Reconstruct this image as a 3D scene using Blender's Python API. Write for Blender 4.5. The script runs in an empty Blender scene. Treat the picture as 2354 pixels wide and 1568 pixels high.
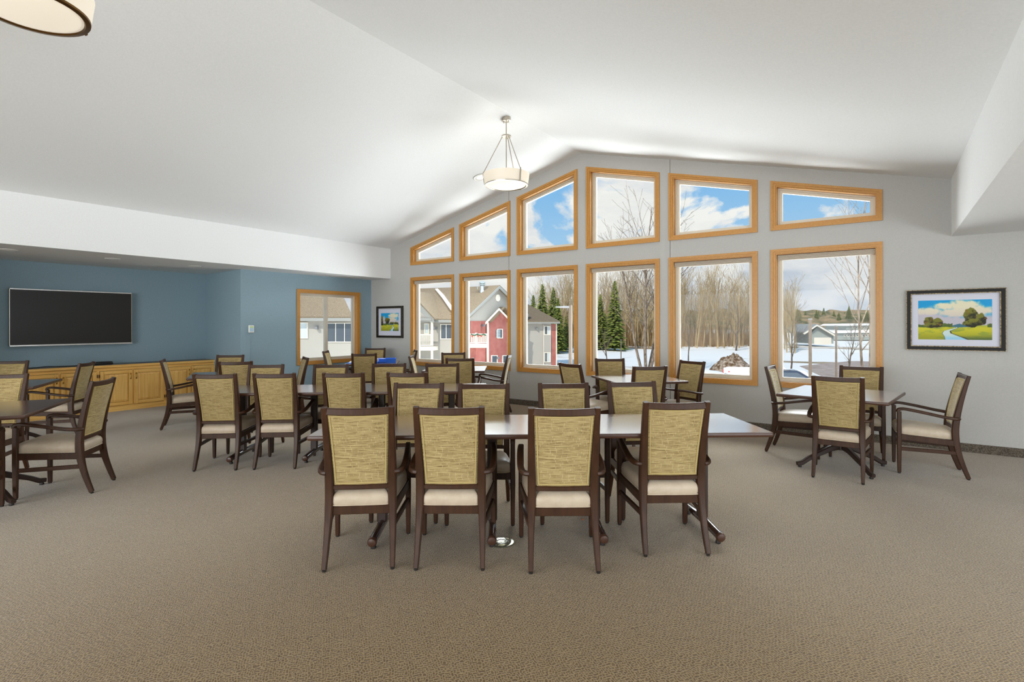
import bpy, bmesh, math, random
from mathutils import Vector, Matrix, noise
sc = bpy.context.scene
C = sc.collection
V = Vector
R = math.radians
random.seed(7)

# ------------------------------------------------------------------ camera
FPX, YAW, ROLL, CX, CY, EYE = 1206.8, 0.61938, -0.0019674, 1177.0, 746.75, 1.45
FWD = V((-math.sin(YAW), math.cos(YAW), 0))
RGT0 = V((math.cos(YAW), math.sin(YAW), 0))
UP0 = V((0, 0, 1))
RGT = RGT0 * math.cos(ROLL) + UP0 * math.sin(ROLL)
UPV = UP0 * math.cos(ROLL) - RGT0 * math.sin(ROLL)
cd = bpy.data.cameras.new('camera')
cam = bpy.data.objects.new('camera', cd)
C.objects.link(cam)
M = Matrix((RGT, UPV, -FWD)).transposed().to_4x4()
M.translation = V((0, 0, EYE))
cam.matrix_world = M
cd.sensor_width = 36
cd.lens = FPX * 36 / 2354
cd.shift_y = -(784 - CY) / 2354
cd.clip_start = 0.05
cd.clip_end = 3000
sc.camera = cam

# ------------------------------------------------------------------ colour management
sc.view_settings.view_transform = 'Standard'
sc.view_settings.look = 'None'
sc.view_settings.exposure = 0.0
sc.view_settings.gamma = 1.0
sc.view_settings.use_curve_mapping = False
sc.cycles.use_denoising = True
sc.cycles.max_bounces = 10
sc.cycles.diffuse_bounces = 5
sc.cycles.transparent_max_bounces = 24
sc.cycles.sample_clamp_indirect = 6
sc.cycles.caustics_reflective = False
sc.cycles.caustics_refractive = False


def lin(c):
    return tuple(((v / 255) / 12.92 if v / 255 <= 0.04045 else ((v / 255 + 0.055) / 1.055) ** 2.4) for v in c) + (1.0,)


# ------------------------------------------------------------------ sky
SKY = 1.0
w = bpy.data.worlds.new('sky')
sc.world = w
w.use_nodes = True
nt = w.node_tree
nt.nodes.clear()


def N(nt, typ, **kw):
    n = nt.nodes.new(typ)
    for k, v in kw.items():
        if k.startswith('i_'):
            key = k[2:]
            n.inputs[int(key) if key.isdigit() else key.replace('_', ' ')].default_value = v
        else:
            setattr(n, k, v)
    return n


def ramp(nt, pts, interp='LINEAR'):
    n = nt.nodes.new('ShaderNodeValToRGB')
    n.color_ramp.interpolation = interp
    e = n.color_ramp.elements
    while len(e) > 1:
        e.remove(e[-1])
    e[0].position, e[0].color = pts[0]
    for p, c in pts[1:]:
        x = e.new(p)
        x.color = c
    return n


def g(v):
    return (v, v, v, 1)


L = nt.links.new
tc = N(nt, 'ShaderNodeTexCoord')
sep = N(nt, 'ShaderNodeSeparateXYZ')
L(tc.outputs['Generated'], sep.inputs[0])
mp = N(nt, 'ShaderNodeMapping')
mp.inputs['Scale'].default_value = (3.4, 3.4, 5.2)
mp.inputs['Location'].default_value = (1.7, 0.35, 0.9)
L(tc.outputs['Generated'], mp.inputs[0])
nz = N(nt, 'ShaderNodeTexNoise', i_Scale=1.5, i_Detail=7.0, i_Roughness=0.52, i_Distortion=0.25)
L(mp.outputs[0], nz.inputs['Vector'])
# cover: a bank of cumulus with a ragged top, broken patches above it
top = N(nt, 'ShaderNodeMapRange', i_1=0.30, i_2=0.70, i_3=-0.11, i_4=0.11)
L(nz.outputs[0], top.inputs[0])
lo_ = N(nt, 'ShaderNodeMath', operation='SUBTRACT')
L(top.outputs[0], lo_.inputs[0])
L(sep.outputs['Z'], lo_.inputs[1])
bank = N(nt, 'ShaderNodeMapRange', i_1=-0.196, i_2=-0.174, i_3=0.0, i_4=1.0)
L(lo_.outputs[0], bank.inputs[0])
patch_ = ramp(nt, [(0.55, g(0)), (0.64, g(1))], 'EASE')
L(nz.outputs[0], patch_.inputs[0])
cov = N(nt, 'ShaderNodeMath', operation='MAXIMUM')
L(bank.outputs[0], cov.inputs[0])
L(patch_.outputs[0], cov.inputs[1])
blue = ramp(nt, [(0.0, lin((205, 220, 236))), (0.12, lin((172, 210, 240))), (0.25, lin((132, 190, 238))), (0.6, lin((136, 180, 228)))])
L(sep.outputs['Z'], blue.inputs[0])
mp2 = N(nt, 'ShaderNodeMapping')
mp2.inputs['Scale'].default_value = (3.2, 3.2, 8.0)
mp2.inputs['Location'].default_value = (0.3, 4.2, 0.25)
L(tc.outputs['Generated'], mp2.inputs[0])
nz2 = N(nt, 'ShaderNodeTexNoise', i_Scale=2.0, i_Detail=7.0, i_Roughness=0.55)
L(mp2.outputs[0], nz2.inputs['Vector'])
hi_ = N(nt, 'ShaderNodeMapRange', i_1=0.0, i_2=0.2, i_3=-0.05, i_4=0.08)
L(sep.outputs['Z'], hi_.inputs[0])
sm_ = N(nt, 'ShaderNodeMath', operation='ADD')
L(nz2.outputs[0], sm_.inputs[0])
L(hi_.outputs[0], sm_.inputs[1])
cl = ramp(nt, [(0.33, lin((196, 206, 220))), (0.44, lin((222, 226, 232))), (0.54, lin((238, 238, 237))), (0.66, lin((249, 248, 244)))])
L(sm_.outputs[0], cl.inputs[0])
mx = N(nt, 'ShaderNodeMix', data_type='RGBA')
L(cov.outputs[0], mx.inputs[0])
L(blue.outputs[0], mx.inputs[6])
L(cl.outputs[0], mx.inputs[7])
bg = N(nt, 'ShaderNodeBackground', i_Strength=SKY)
L(mx.outputs[2], bg.inputs[0])
L(bg.outputs[0], N(nt, 'ShaderNodeOutputWorld').inputs[0])

# ------------------------------------------------------------------ sun and large lights
sd = bpy.data.lights.new('sun', 'SUN')
sd.energy = 3.0
sd.angle = R(0.6)
sd.color = (1, 0.93, 0.83)
so = bpy.data.objects.new('sun', sd)
C.objects.link(so)
sun_to = (FWD * 0.62 + RGT0 * 0.45 + V((0, 0, -0.62))).normalized()
so.rotation_euler = sun_to.to_track_quat('-Z', 'Y').to_euler()


def area(name, loc, to, sx, sy, power, col):
    d = bpy.data.lights.new(name, 'AREA')
    d.shape = 'RECTANGLE'
    d.size, d.size_y, d.energy, d.color = sx, sy, power, col
    o = bpy.data.objects.new(name, d)
    C.objects.link(o)
    o.location = loc
    o.rotation_euler = V(to).to_track_quat('-Z', 'Y').to_euler()
    return o


# unseen fill lamps added outside, low and high, to strengthen light through the windows
area('low_window_fill', (-4.1, 12, -1.5), (0, -.8, .8), 18, 3, 1580, (0.93, 0.97, 1.0))
area('ground_fill', (-4.1, 20, -2.85), (0, -.25, 1), 18, 20, 10500, (0.93, 0.97, 1.0))
area('high_window_fill', (-4.1, 40, 20), (0, -1, -.4), 60, 10, 52000, (0.9, 0.96, 1.0))
# more added fill lamps: one behind the viewpoint, one in the side alcove
area('rear_fill', (-2.5, -8.7, 1.7), (0, 1, .26), 12, 2.8, 1150, (0.93, 0.97, 1.0))
area('alcove_fill', (4.3, 2, 1.2), (-1, .1, .5), 7, 2, 320, (0.86, 0.94, 1.0))
PEND_W = 4.0


# ------------------------------------------------------------------ materials
def mat(name, col, rough=0.5, spec=0.5, metal=0.0, **kw):
    m = bpy.data.materials.new(name)
    m.use_nodes = True
    b = m.node_tree.nodes['Principled BSDF']
    b.inputs['Base Color'].default_value = lin(col) if max(col) > 1.0001 else tuple(col) + (1,)
    b.inputs['Roughness'].default_value = rough
    b.inputs['Specular IOR Level'].default_value = spec
    b.inputs['Metallic'].default_value = metal
    for k, v in kw.items():
        b.inputs[k.replace('_', ' ')].default_value = v
    m['b'] = 1
    return m


def bsdf(m):
    return m.node_tree.nodes['Principled BSDF']


def coords(m, scale=(1, 1, 1), kind='Object', rot=(0, 0, 0)):
    nt = m.node_tree
    t = N(nt, 'ShaderNodeTexCoord')
    p = N(nt, 'ShaderNodeMapping')
    p.inputs['Scale'].default_value = scale
    p.inputs['Rotation'].default_value = rot
    nt.links.new(t.outputs[kind], p.inputs[0])
    return p.outputs[0]


def noisy(m, c1, c2, scale=(1, 1, 1), nscale=5.0, detail=4.0, lo=0.35, hi=0.65, kind='Object', bump=0.0, bdist=0.002, rough=None, distort=0.0):
    nt = m.node_tree
    n = N(nt, 'ShaderNodeTexNoise', i_Scale=nscale, i_Detail=detail, i_Distortion=distort)
    nt.links.new(coords(m, scale, kind), n.inputs['Vector'])
    r = ramp(nt, [(lo, lin(c1)), (hi, lin(c2))])
    nt.links.new(n.outputs[0], r.inputs[0])
    nt.links.new(r.outputs[0], bsdf(m).inputs['Base Color'])
    if bump:
        bp = N(nt, 'ShaderNodeBump', i_Strength=bump, i_Distance=bdist)
        nt.links.new(n.outputs[0], bp.inputs['Height'])
        nt.links.new(bp.outputs[0], bsdf(m).inputs['Normal'])
    return n, r


def emis(name, col, st):
    m = bpy.data.materials.new(name)
    m.use_nodes = True
    b = bsdf(m)
    b.inputs['Base Color'].default_value = lin((205, 196, 180))
    b.inputs['Emission Color'].default_value = tuple(col) + (1,)
    b.inputs['Emission Strength'].default_value = st
    return m


M_ceil = mat('ceiling_paint', (236, 235, 233), 0.9, 0.2)
noisy(M_ceil, (235, 236, 236), (239, 240, 240), (1, 1, 1), 60, 3, bump=0.06, bdist=0.001)
M_wall = mat('warm_grey_wall_paint', (186, 181, 173), 0.85, 0.2)
noisy(M_wall, (181, 179, 174), (185, 183, 179), (1, 1, 1), 80, 3, bump=0.08, bdist=0.001)
M_blue = mat('slate_blue_wall_paint', (96, 121, 137), 0.75, 0.25)
noisy(M_blue, (138, 160, 170), (144, 167, 178), (1, 1, 1), 70, 3, bump=0.08, bdist=0.001)
M_base = mat('brown_baseboard_carpet', (92, 84, 74), 0.95, 0.1)
noisy(M_base, (70, 63, 54), (112, 103, 92), (1, 1, 1), 90, 3, bump=0.3)
M_seam = mat('wall_seam', (120, 112, 104), 0.8)
M_oak = mat('honey_oak', (206, 152, 78), 0.38, 0.45)
noisy(M_oak, (182, 124, 50), (196, 142, 68), (6, 6, 6), 9, 6, 0.3, 0.7, distort=1.0)


def grain(m, c1, c2, axis, fine=60.0, bump=0.0):
    nt = m.node_tree
    s = [fine, fine, fine]
    s[axis] = fine * 0.04
    n = N(nt, 'ShaderNodeTexNoise', i_Scale=1.0, i_Detail=5.0, i_Roughness=0.6, i_Distortion=0.4)
    nt.links.new(coords(m, tuple(s)), n.inputs['Vector'])
    r = ramp(nt, [(0.32, lin(c1)), (0.68, lin(c2))])
    nt.links.new(n.outputs[0], r.inputs[0])
    nt.links.new(r.outputs[0], bsdf(m).inputs['Base Color'])
    if bump:
        bp = N(nt, 'ShaderNodeBump', i_Strength=bump, i_Distance=0.001)
        nt.links.new(n.outputs[0], bp.inputs['Height'])
        nt.links.new(bp.outputs[0], bsdf(m).inputs['Normal'])


M_oakh = mat('honey_oak_level_grain', (206, 152, 78), 0.36, 0.45)
grain(M_oakh, (196, 136, 58), (222, 168, 88), 0, 45)
M_oakv = mat('honey_oak_upright_grain', (206, 152, 78), 0.36, 0.45)
grain(M_oakv, (196, 136, 58), (222, 168, 88), 2, 45)
M_cabv = mat('golden_oak_cabinet_upright', (222, 172, 92), 0.35, 0.45)
grain(M_cabv, (226, 168, 80), (248, 204, 122), 2, 40)
M_cabh = mat('golden_oak_cabinet_level', (222, 172, 92), 0.35, 0.45)
grain(M_cabh, (226, 168, 80), (248, 204, 122), 1, 40)
M_gap = mat('cabinet_gap', (92, 58, 26), 0.7)
M_count = mat('grey_brown_counter', (104, 94, 86), 0.4, 0.4)
noisy(M_count, (92, 83, 75), (118, 108, 99), (1, 1, 1), 120, 3)
M_brass = mat('brass', (214, 172, 84), 0.22, 0.5, 1.0)
M_vinyl = mat('beige_vinyl_sash', (214, 204, 186), 0.4, 0.4)
M_blind = mat('taupe_blind', (192, 180, 164), 0.85, 0.2)
M_dark = mat('espresso_wood', (60, 38, 27), 0.42, 0.3)
noisy(M_dark, (52, 29, 14), (66, 40, 22), (30, 30, 3), 1.4, 4, 0.3, 0.7)
M_top = mat('walnut_laminate', (98, 70, 56), 0.2, 0.85)
grain(M_top, (86, 60, 47), (106, 77, 62), 0, 30)
bsdf(M_top).inputs['Coat Weight'].default_value = 1.0
bsdf(M_top).inputs['Coat IOR'].default_value = 2.6
bsdf(M_top).inputs['Coat Roughness'].default_value = 0.19
M_edge = mat('dark_table_edge', (74, 48, 36), 0.35, 0.5)
M_tube = mat('gloss_brown_steel', (62, 42, 34), 0.13, 0.9)
M_col = mat('matte_brown_steel', (52, 36, 29), 0.4, 0.5)
M_seat = mat('cream_vinyl', (206, 190, 168), 0.42, 0.4)
noisy(M_seat, (184, 167, 145), (192, 176, 155), (1, 1, 1), 25, 3, bump=0.05)
M_pip = mat('straw_piping', (182, 162, 108), 0.8, 0.2)
M_glide = mat('dark_glide', (34, 28, 24), 0.5)

# woven back fabric: fine level slubs broken by short pale upright stitches
M_fab = mat('straw_basketweave_fabric', (170, 150, 100), 0.85, 0.2, Sheen_Weight=0.5, Sheen_Roughness=0.3)
nt = M_fab.node_tree
n1 = N(nt, 'ShaderNodeTexNoise', i_Scale=1.0, i_Detail=2.5, i_Roughness=0.55)
nt.links.new(coords(M_fab, (13, 13, 400)), n1.inputs['Vector'])
r1 = ramp(nt, [(0.34, lin((112, 91, 54))), (0.46, lin((154, 134, 90))), (0.62, lin((178, 158, 112)))])
nt.links.new(n1.outputs[0], r1.inputs[0])
sx = N(nt, 'ShaderNodeSeparateXYZ')
nt.links.new(coords(M_fab), sx.inputs[0])


def mth(op, a, b=None):
    n = N(nt, 'ShaderNodeMath', operation=op)
    for k, q in enumerate((a, b)):
        if q is None:
            continue
        if isinstance(q, (int, float)):
            n.inputs[k].default_value = q
        else:
            nt.links.new(q, n.inputs[k])
    return n.outputs[0]


row = mth('FLOOR', mth('MULTIPLY', sx.outputs['Z'], 74.0))
wn = N(nt, 'ShaderNodeTexWhiteNoise', noise_dimensions='1D')
nt.links.new(row, wn.inputs['W'])
fx = mth('FRACT', mth('ADD', mth('MULTIPLY', sx.outputs['X'], 27.0), wn.outputs['Value']))
st_ = mth('LESS_THAN', fx, 0.07)
nn = N(nt, 'ShaderNodeTexNoise', i_Scale=34.0, i_Detail=1.0)
nt.links.new(coords(M_fab), nn.inputs['Vector'])
rr = ramp(nt, [(0.40, g(0.05)), (0.58, g(0.8))])
nt.links.new(nn.outputs[0], rr.inputs[0])
mxf = N(nt, 'ShaderNodeMix', data_type='RGBA')
mxf.inputs[7].default_value = lin((196, 178, 132))
nt.links.new(mth('MULTIPLY', st_, rr.outputs[0]), mxf.inputs[0])
nt.links.new(r1.outputs[0], mxf.inputs[6])
nt.links.new(mxf.outputs[2], bsdf(M_fab).inputs['Base Color'])
bpf = N(nt, 'ShaderNodeBump', i_Strength=0.35, i_Distance=0.0015)
nt.links.new(n1.outputs[0], bpf.inputs['Height'])
nt.links.new(bpf.outputs[0], bsdf(M_fab).inputs['Normal'])

# loop carpet: woven maze of light and dark loops
M_carpet = mat('woven_loop_carpet', (150, 134, 112), 0.95, 0.12, Sheen_Weight=0.55, Sheen_Roughness=0.35)
nt = M_carpet.node_tree
cw = N(nt, 'ShaderNodeTexNoise', i_Scale=24.0, i_Detail=2.0)
nt.links.new(coords(M_carpet), cw.inputs['Vector'])
cs = N(nt, 'ShaderNodeVectorMath', operation='SCALE')
cs.inputs['Scale'].default_value = 0.028
nt.links.new(cw.outputs['Color'], cs.inputs[0])
cadd = N(nt, 'ShaderNodeVectorMath', operation='ADD')
nt.links.new(coords(M_carpet), cadd.inputs[0])
nt.links.new(cs.outputs[0], cadd.inputs[1])


def stripes(rotz, sx, sy):
    p = N(nt, 'ShaderNodeMapping')
    p.inputs['Rotation'].default_value = (0, 0, rotz)
    p.inputs['Scale'].default_value = (sx, sy, 1)
    nt.links.new(cadd.outputs[0], p.inputs[0])
    b = N(nt, 'ShaderNodeTexBrick', i_Scale=1.0, i_Mortar_Size=0.085, i_Mortar_Smooth=0.5, i_Brick_Width=0.9, i_Row_Height=0.48)
    b.inputs['Color1'].default_value = g(0.0)
    b.inputs['Color2'].default_value = g(0.32)
    b.inputs['Mortar'].default_value = g(1)
    nt.links.new(p.outputs[0], b.inputs['Vector'])
    return b.outputs[0]


s1 = stripes(0.62, 44, 44)
s2 = stripes(0.62 + R(90), 36, 36)
sm = N(nt, 'ShaderNodeMix', data_type='FLOAT')
ck = N(nt, 'ShaderNodeTexNoise', i_Scale=31.0, i_Detail=1.0)
nt.links.new(coords(M_carpet), ck.inputs['Vector'])
ckr = ramp(nt, [(0.45, g(0)), (0.55, g(1))])
nt.links.new(ck.outputs[0], ckr.inputs[0])
nt.links.new(ckr.outputs[0], sm.inputs[0])
nt.links.new(s1, sm.inputs[2])
nt.links.new(s2, sm.inputs[3])
fz = N(nt, 'ShaderNodeTexNoise', i_Scale=160.0, i_Detail=3.0)
nt.links.new(coords(M_carpet), fz.inputs['Vector'])
fm = N(nt, 'ShaderNodeMath', operation='MULTIPLY_ADD')
fm.inputs[1].default_value = 0.55
nt.links.new(fz.outputs[0], fm.inputs[0])
nt.links.new(sm.outputs[0], fm.inputs[2])
cr = ramp(nt, [(0.15, lin((92, 73, 47))), (0.6, lin((113, 92, 63))), (1.15, lin((158, 134, 94)))])
cr.color_ramp.elements[2].position = 1.0
nt.links.new(fm.outputs[0], cr.inputs[0])
nt.links.new(cr.outputs[0], bsdf(M_carpet).inputs['Base Color'])
cb = N(nt, 'ShaderNodeBump', i_Strength=0.5, i_Distance=0.004)
nt.links.new(fm.outputs[0], cb.inputs['Height'])
nt.links.new(cb.outputs[0], bsdf(M_carpet).inputs['Normal'])

M_glow = emis('lit_opal_glass', (1.0, 0.88, 0.7), 0.36)
M_glow2 = emis('lit_opal_bowl', (1.0, 0.9, 0.74), 0.55)
M_bulb = emis('lit_downlight', (1.0, 0.95, 0.86), 1.2)
M_nick = mat('brushed_nickel', (188, 180, 166), 0.3, 0.5, 1.0)
M_bronze = mat('bronze_ring', (120, 88, 48), 0.32, 0.5, 0.9)
M_white = mat('white_plastic', (232, 232, 228), 0.45)
M_off = mat('white_trim_ring', (226, 224, 218), 0.5)
M_screen = mat('black_screen', (40, 39, 38), 0.32, 0.35)
M_blackp = mat('black_plastic', (20, 20, 21), 0.4)
M_silver = mat('silver_trim', (226, 226, 226), 0.25, 0.5, 0.7)
M_lcdg = mat('green_display', (196, 222, 150), 0.5)
M_lcdb = mat('pale_blue_display', (176, 208, 228), 0.5)
M_bluep = mat('blue_plastic', (36, 116, 236), 0.35)
M_blued = mat('dark_blue_plastic', (16, 58, 150), 0.4)
M_clear = mat('milky_plastic', (226, 230, 236), 0.25)
M_paper = mat('paper', (240, 240, 240), 0.8)
M_frame = mat('black_frame', (24, 20, 18), 0.45, 0.2)
M_gold = mat('worn_gold_edge', (150, 132, 100), 0.4, 0.5, 0.6)
noisy(M_gold, (58, 48, 34), (142, 126, 96), (1, 1, 1), 60, 4)
M_mat = mat('white_mat_board', (206, 206, 218), 0.8)
M_paint = mat('painted_print', (128, 128, 128), 0.55, 0.3)
va = N(M_paint.node_tree, 'ShaderNodeVertexColor')
va.layer_name = 'paint'
M_paint.node_tree.links.new(va.outputs[0], bsdf(M_paint).inputs['Base Color'])
M_brassd = mat('dull_steel_plate', (214, 212, 190), 0.16, 0.6, 0.9)
M_orange = mat('orange_scrap', (196, 112, 56), 0.7)

# glass panes: thin sheet, mostly clear with a fresnel sheen
M_glass = bpy.data.materials.new('window_pane')
M_glass.use_nodes = True
nt = M_glass.node_tree
nt.nodes.clear()
tr = N(nt, 'ShaderNodeBsdfTransparent')
tr.inputs[0].default_value = (0.97, 0.98, 0.975, 1)
gl = N(nt, 'ShaderNodeBsdfGlossy', i_Roughness=0.0)
gl.inputs[0].default_value = g(0.9)
fr = N(nt, 'ShaderNodeFresnel', i_IOR=1.12)
ms = N(nt, 'ShaderNodeMixShader')
nt.links.new(fr.outputs[0], ms.inputs[0])
nt.links.new(tr.outputs[0], ms.inputs[1])
nt.links.new(gl.outputs[0], ms.inputs[2])
nt.links.new(ms.outputs[0], N(nt, 'ShaderNodeOutputMaterial').inputs[0])


# ------------------------------------------------------------------ mesh helpers
class G:
    def __init__(s):
        s.bm = bmesh.new()

    def poly(s, pts):
        return s.bm.faces.new([s.bm.verts.new(p) for p in pts])

    def prism(s, pts, vec):
        vec = V(vec)
        a = [s.bm.verts.new(p) for p in pts]
        b = [s.bm.verts.new(V(p) + vec) for p in pts]
        n = len(a)
        fs = [s.bm.faces.new(a[::-1]), s.bm.faces.new(b)]
        for i in range(n):
            fs.append(s.bm.faces.new((a[i], a[(i + 1) % n], b[(i + 1) % n], b[i])))
        bmesh.ops.recalc_face_normals(s.bm, faces=fs)
        return s

    def box(s, c, d, rot=None, bev=0.0, seg=1):
        m = Matrix.Translation(V(c))
        if rot is not None:
            m = m @ (rot.to_4x4() if isinstance(rot, Matrix) else Matrix.Rotation(rot, 4, 'Z'))
        m = m @ Matrix.Diagonal((d[0], d[1], d[2], 1))
        r = bmesh.ops.create_cube(s.bm, size=1, matrix=m)
        if bev:
            es = list({e for v in r['verts'] for e in v.link_edges})
            bmesh.ops.bevel(s.bm, geom=es, offset=bev, segments=seg, affect='EDGES', profile=0.6)
        return s

    def bx(s, x0, x1, y0, y1, z0, z1, bev=0.0, seg=1):
        return s.box(((x0 + x1) / 2, (y0 + y1) / 2, (z0 + z1) / 2), (abs(x1 - x0), abs(y1 - y0), abs(z1 - z0)), None, bev, seg)

    def rings(s, rs, cap=True, closed=False):
        vs = [[s.bm.verts.new(p) for p in r] for r in rs]
        n = len(vs[0])
        fs = []
        m = len(vs)
        for i in range(m if closed else m - 1):
            a, b = vs[i], vs[(i + 1) % m]
            for j in range(n):
                fs.append(s.bm.faces.new((a[j], a[(j + 1) % n], b[(j + 1) % n], b[j])))
        if cap and not closed:
            fs.append(s.bm.faces.new(vs[0][::-1]))
            fs.append(s.bm.faces.new(vs[-1]))
        bmesh.ops.recalc_face_normals(s.bm, faces=fs)
        return s

    def sweep(s, path, sizes, up=(0, 0, 1), ch=0.22, closed=False):
        """rounded rectangular bar along a path; sizes (w across, h along up)"""
        path = [V(p) for p in path]
        up = V(up)
        if not isinstance(sizes, list):
            sizes = [sizes] * len(path)
        rs = []
        n = len(path)
        for i, p in enumerate(path):
            a = path[i - 1] if i else (path[-1] if closed else p)
            b = path[(i + 1) % n] if (i < n - 1 or closed) else p
            t = (b - a).normalized()
            sd = t.cross(up).normalized()
            u = sd.cross(t).normalized()
            wd, h = sizes[i][0] / 2, sizes[i][1] / 2
            c = min(wd, h) * 2 * ch
            q = [(wd, -h + c), (wd, h - c), (wd - c, h), (-wd + c, h), (-wd, h - c), (-wd, -h + c), (-wd + c, -h), (wd - c, -h)]
            rs.append([p + sd * x + u * y for x, y in q])
        return s.rings(rs, True, closed)

    def tube(s, path, r, n=8, closed=False, cap=True):
        path = [V(p) for p in path]
        rs = []
        m = len(path)
        prev = None
        for i, p in enumerate(path):
            a = path[i - 1] if i else (path[-1] if closed else p)
            b = path[(i + 1) % m] if (i < m - 1 or closed) else p
            t = (b - a).normalized()
            if prev is None:
                sd = t.cross(V((0, 0, 1)))
                if sd.length < 1e-3:
                    sd = t.cross(V((1, 0, 0)))
            else:
                sd = prev - t * prev.dot(t)
            sd.normalize()
            prev = sd
            u = t.cross(sd)
            rad = r[i] if isinstance(r, (list, tuple)) else r
            rs.append([p + (sd * math.cos(2 * math.pi * k / n) + u * math.sin(2 * math.pi * k / n)) * rad for k in range(n)])
        return s.rings(rs, cap, closed)

    def lathe(s, prof, c=(0, 0, 0), n=32, cap=True):
        c = V(c)
        rs = [[c + V((r * math.cos(2 * math.pi * k / n), r * math.sin(2 * math.pi * k / n), z)) for k in range(n)] for r, z in prof]
        return s.rings(rs, cap)

    def mesh(s, name, m, smooth=35):
        me = bpy.data.meshes.new(name)
        s.bm.to_mesh(me)
        s.bm.free()
        if m is not None:
            me.materials.append(m)
        if smooth:
            me.polygons.foreach_set('use_smooth', [True] * len(me.polygons))
            me.set_sharp_from_angle(angle=R(smooth))
        return me

    def obj(s, name, m, parent=None, smooth=35, loc=None):
        return link(name, s.mesh(name, m, smooth), parent, loc)


def link(name, data, parent=None, loc=None):
    o = bpy.data.objects.new(name, data)
    C.objects.link(o)
    if parent is not None:
        o.parent = parent
    if loc is not None:
        o.location = loc
    return o


def tag(o, label, cat, group=None, kind=None):
    o['label'] = label
    o['category'] = cat
    if group:
        o['group'] = group
    if kind:
        o['kind'] = kind
    return o


def struct(o):
    o['kind'] = 'structure'
    return o


def thing(name, label, cat, loc=(0, 0, 0), rz=0.0, group=None):
    o = link(name, None, None, loc)
    o.rotation_euler = (0, 0, rz)
    o.empty_display_size = 0.1
    return tag(o, label, cat, group)


def copy_tree(o, parent=None):
    c = o.copy()
    C.objects.link(c)
    if parent is not None:
        c.parent = parent
    for ch in list(o.children):
        copy_tree(ch, c)
    return c


# ------------------------------------------------------------------ room shell
D = 7.83           # window wall
XS = -8.85         # face of the dropped bulkhead by the blue wall
XB = -9.497        # blue wall with the slider
XR = 0.61          # face of the other bulkhead
ZS = 2.464         # underside of both bulkheads
YB = -9.0          # wall behind the camera
RIDGE, SLOPE, PEAK = -4.13, 0.2525, 4.31


def ceil_z(x):
    return PEAK - SLOPE * abs(x - RIDGE)


struct(G().bx(-11.2, 4.7, YB - .2, D + .2, -0.15, 0).obj('floor', M_carpet))
g_ = G()
g_.prism([(XS - .12, YB - .2, ceil_z(XS - .12)), (RIDGE, YB - .2, PEAK), (RIDGE, YB - .2, PEAK + .12), (XS - .12, YB - .2, ceil_z(XS - .12) + .12)], (0, D - YB + .4, 0))
g_.prism([(RIDGE, YB - .2, PEAK), (XR + .12, YB - .2, ceil_z(XR + .12)), (XR + .12, YB - .2, ceil_z(XR + .12) + .12), (RIDGE, YB - .2, PEAK + .12)], (0, D - YB + .4, 0))
struct(g_.obj('ceiling', M_ceil, smooth=0))
struct(G().bx(XS - .12, XS, YB - .2, D, ZS, ceil_z(XS) + .02).obj('wall_bulkhead_left', M_ceil))
g_ = G()
g_.prism([(XB - .18, YB - .2, ZS), (XS - .12, YB - .2, ZS), (XS - .12, D, ZS), (XB - .18, D, ZS)], (0, 0, .1))
g_.prism([(-11.2, YB - .2, ZS), (XB - .18, YB - .2, ZS), (XB - .18, 5.05, ZS), (-11.2, 5.05, ZS)], (0, 0, .1))
struct(g_.obj('ceiling_left', M_ceil, smooth=0))
struct(G().bx(XR, XR + .12, YB - .2, D, ZS - .007, ceil_z(XR) + .02).obj('wall_bulkhead_right', M_ceil))
struct(G().bx(XR, 4.7, YB - .2, D, ZS - .009, ZS + .1).obj('ceiling_right', M_ceil))

# windows: outer casing outline of each bay
BAYS = [(-8.218, -6.995), (-6.845, -5.614), (-5.464, -4.224), (-4.06, -2.813), (-2.67, -1.437), (-1.273, -0.035)]
LZ0, LZ1, UZ0 = 0.604, 2.456, 2.714
CAS = 0.058


def upz(x):
    return 4.092 - 0.2455 * abs(x + 4.128)


def inset(b):
    return b[0] + CAS, b[1] - CAS


def upz_in(x):
    return upz(x) - CAS * 1.03


wall = G()


def pier(x0, x1, z0=None, z1=None):
    if z0 is None:
        top = [(x1, ceil_z(x1) + .05)] + ([(RIDGE, PEAK + .05)] if x0 < RIDGE < x1 else []) + [(x0, ceil_z(x0) + .05)]
        pts = [(x0, 0), (x1, 0)] + top
    else:
        pts = [(x0, z0), (x1, z0), (x1, z1), (x0, z1)]
    wall.prism([(x, D, z) for x, z in pts], (0, .2, 0))


xs = XB - .18
for b in BAYS:
    a, c = inset(b)
    pier(xs, a)
    pier(a, c, 0, LZ0 + CAS)
    pier(a, c, LZ1 - CAS, UZ0 + CAS)
    wall.prism([(a, D, upz_in(a)), (c, D, upz_in(c)), (c, D, ceil_z(c) + .05), (a, D, ceil_z(a) + .05)], (0, .2, 0))
    xs = c
pier(xs, XR + .1)
wall.prism([(XR + .1, D, 0), (4.7, D, 0), (4.7, D, 2.6), (XR + .1, D, 2.6)], (0, .2, 0))
struct(wall.obj('wall_window_side', M_wall, smooth=0))

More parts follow.
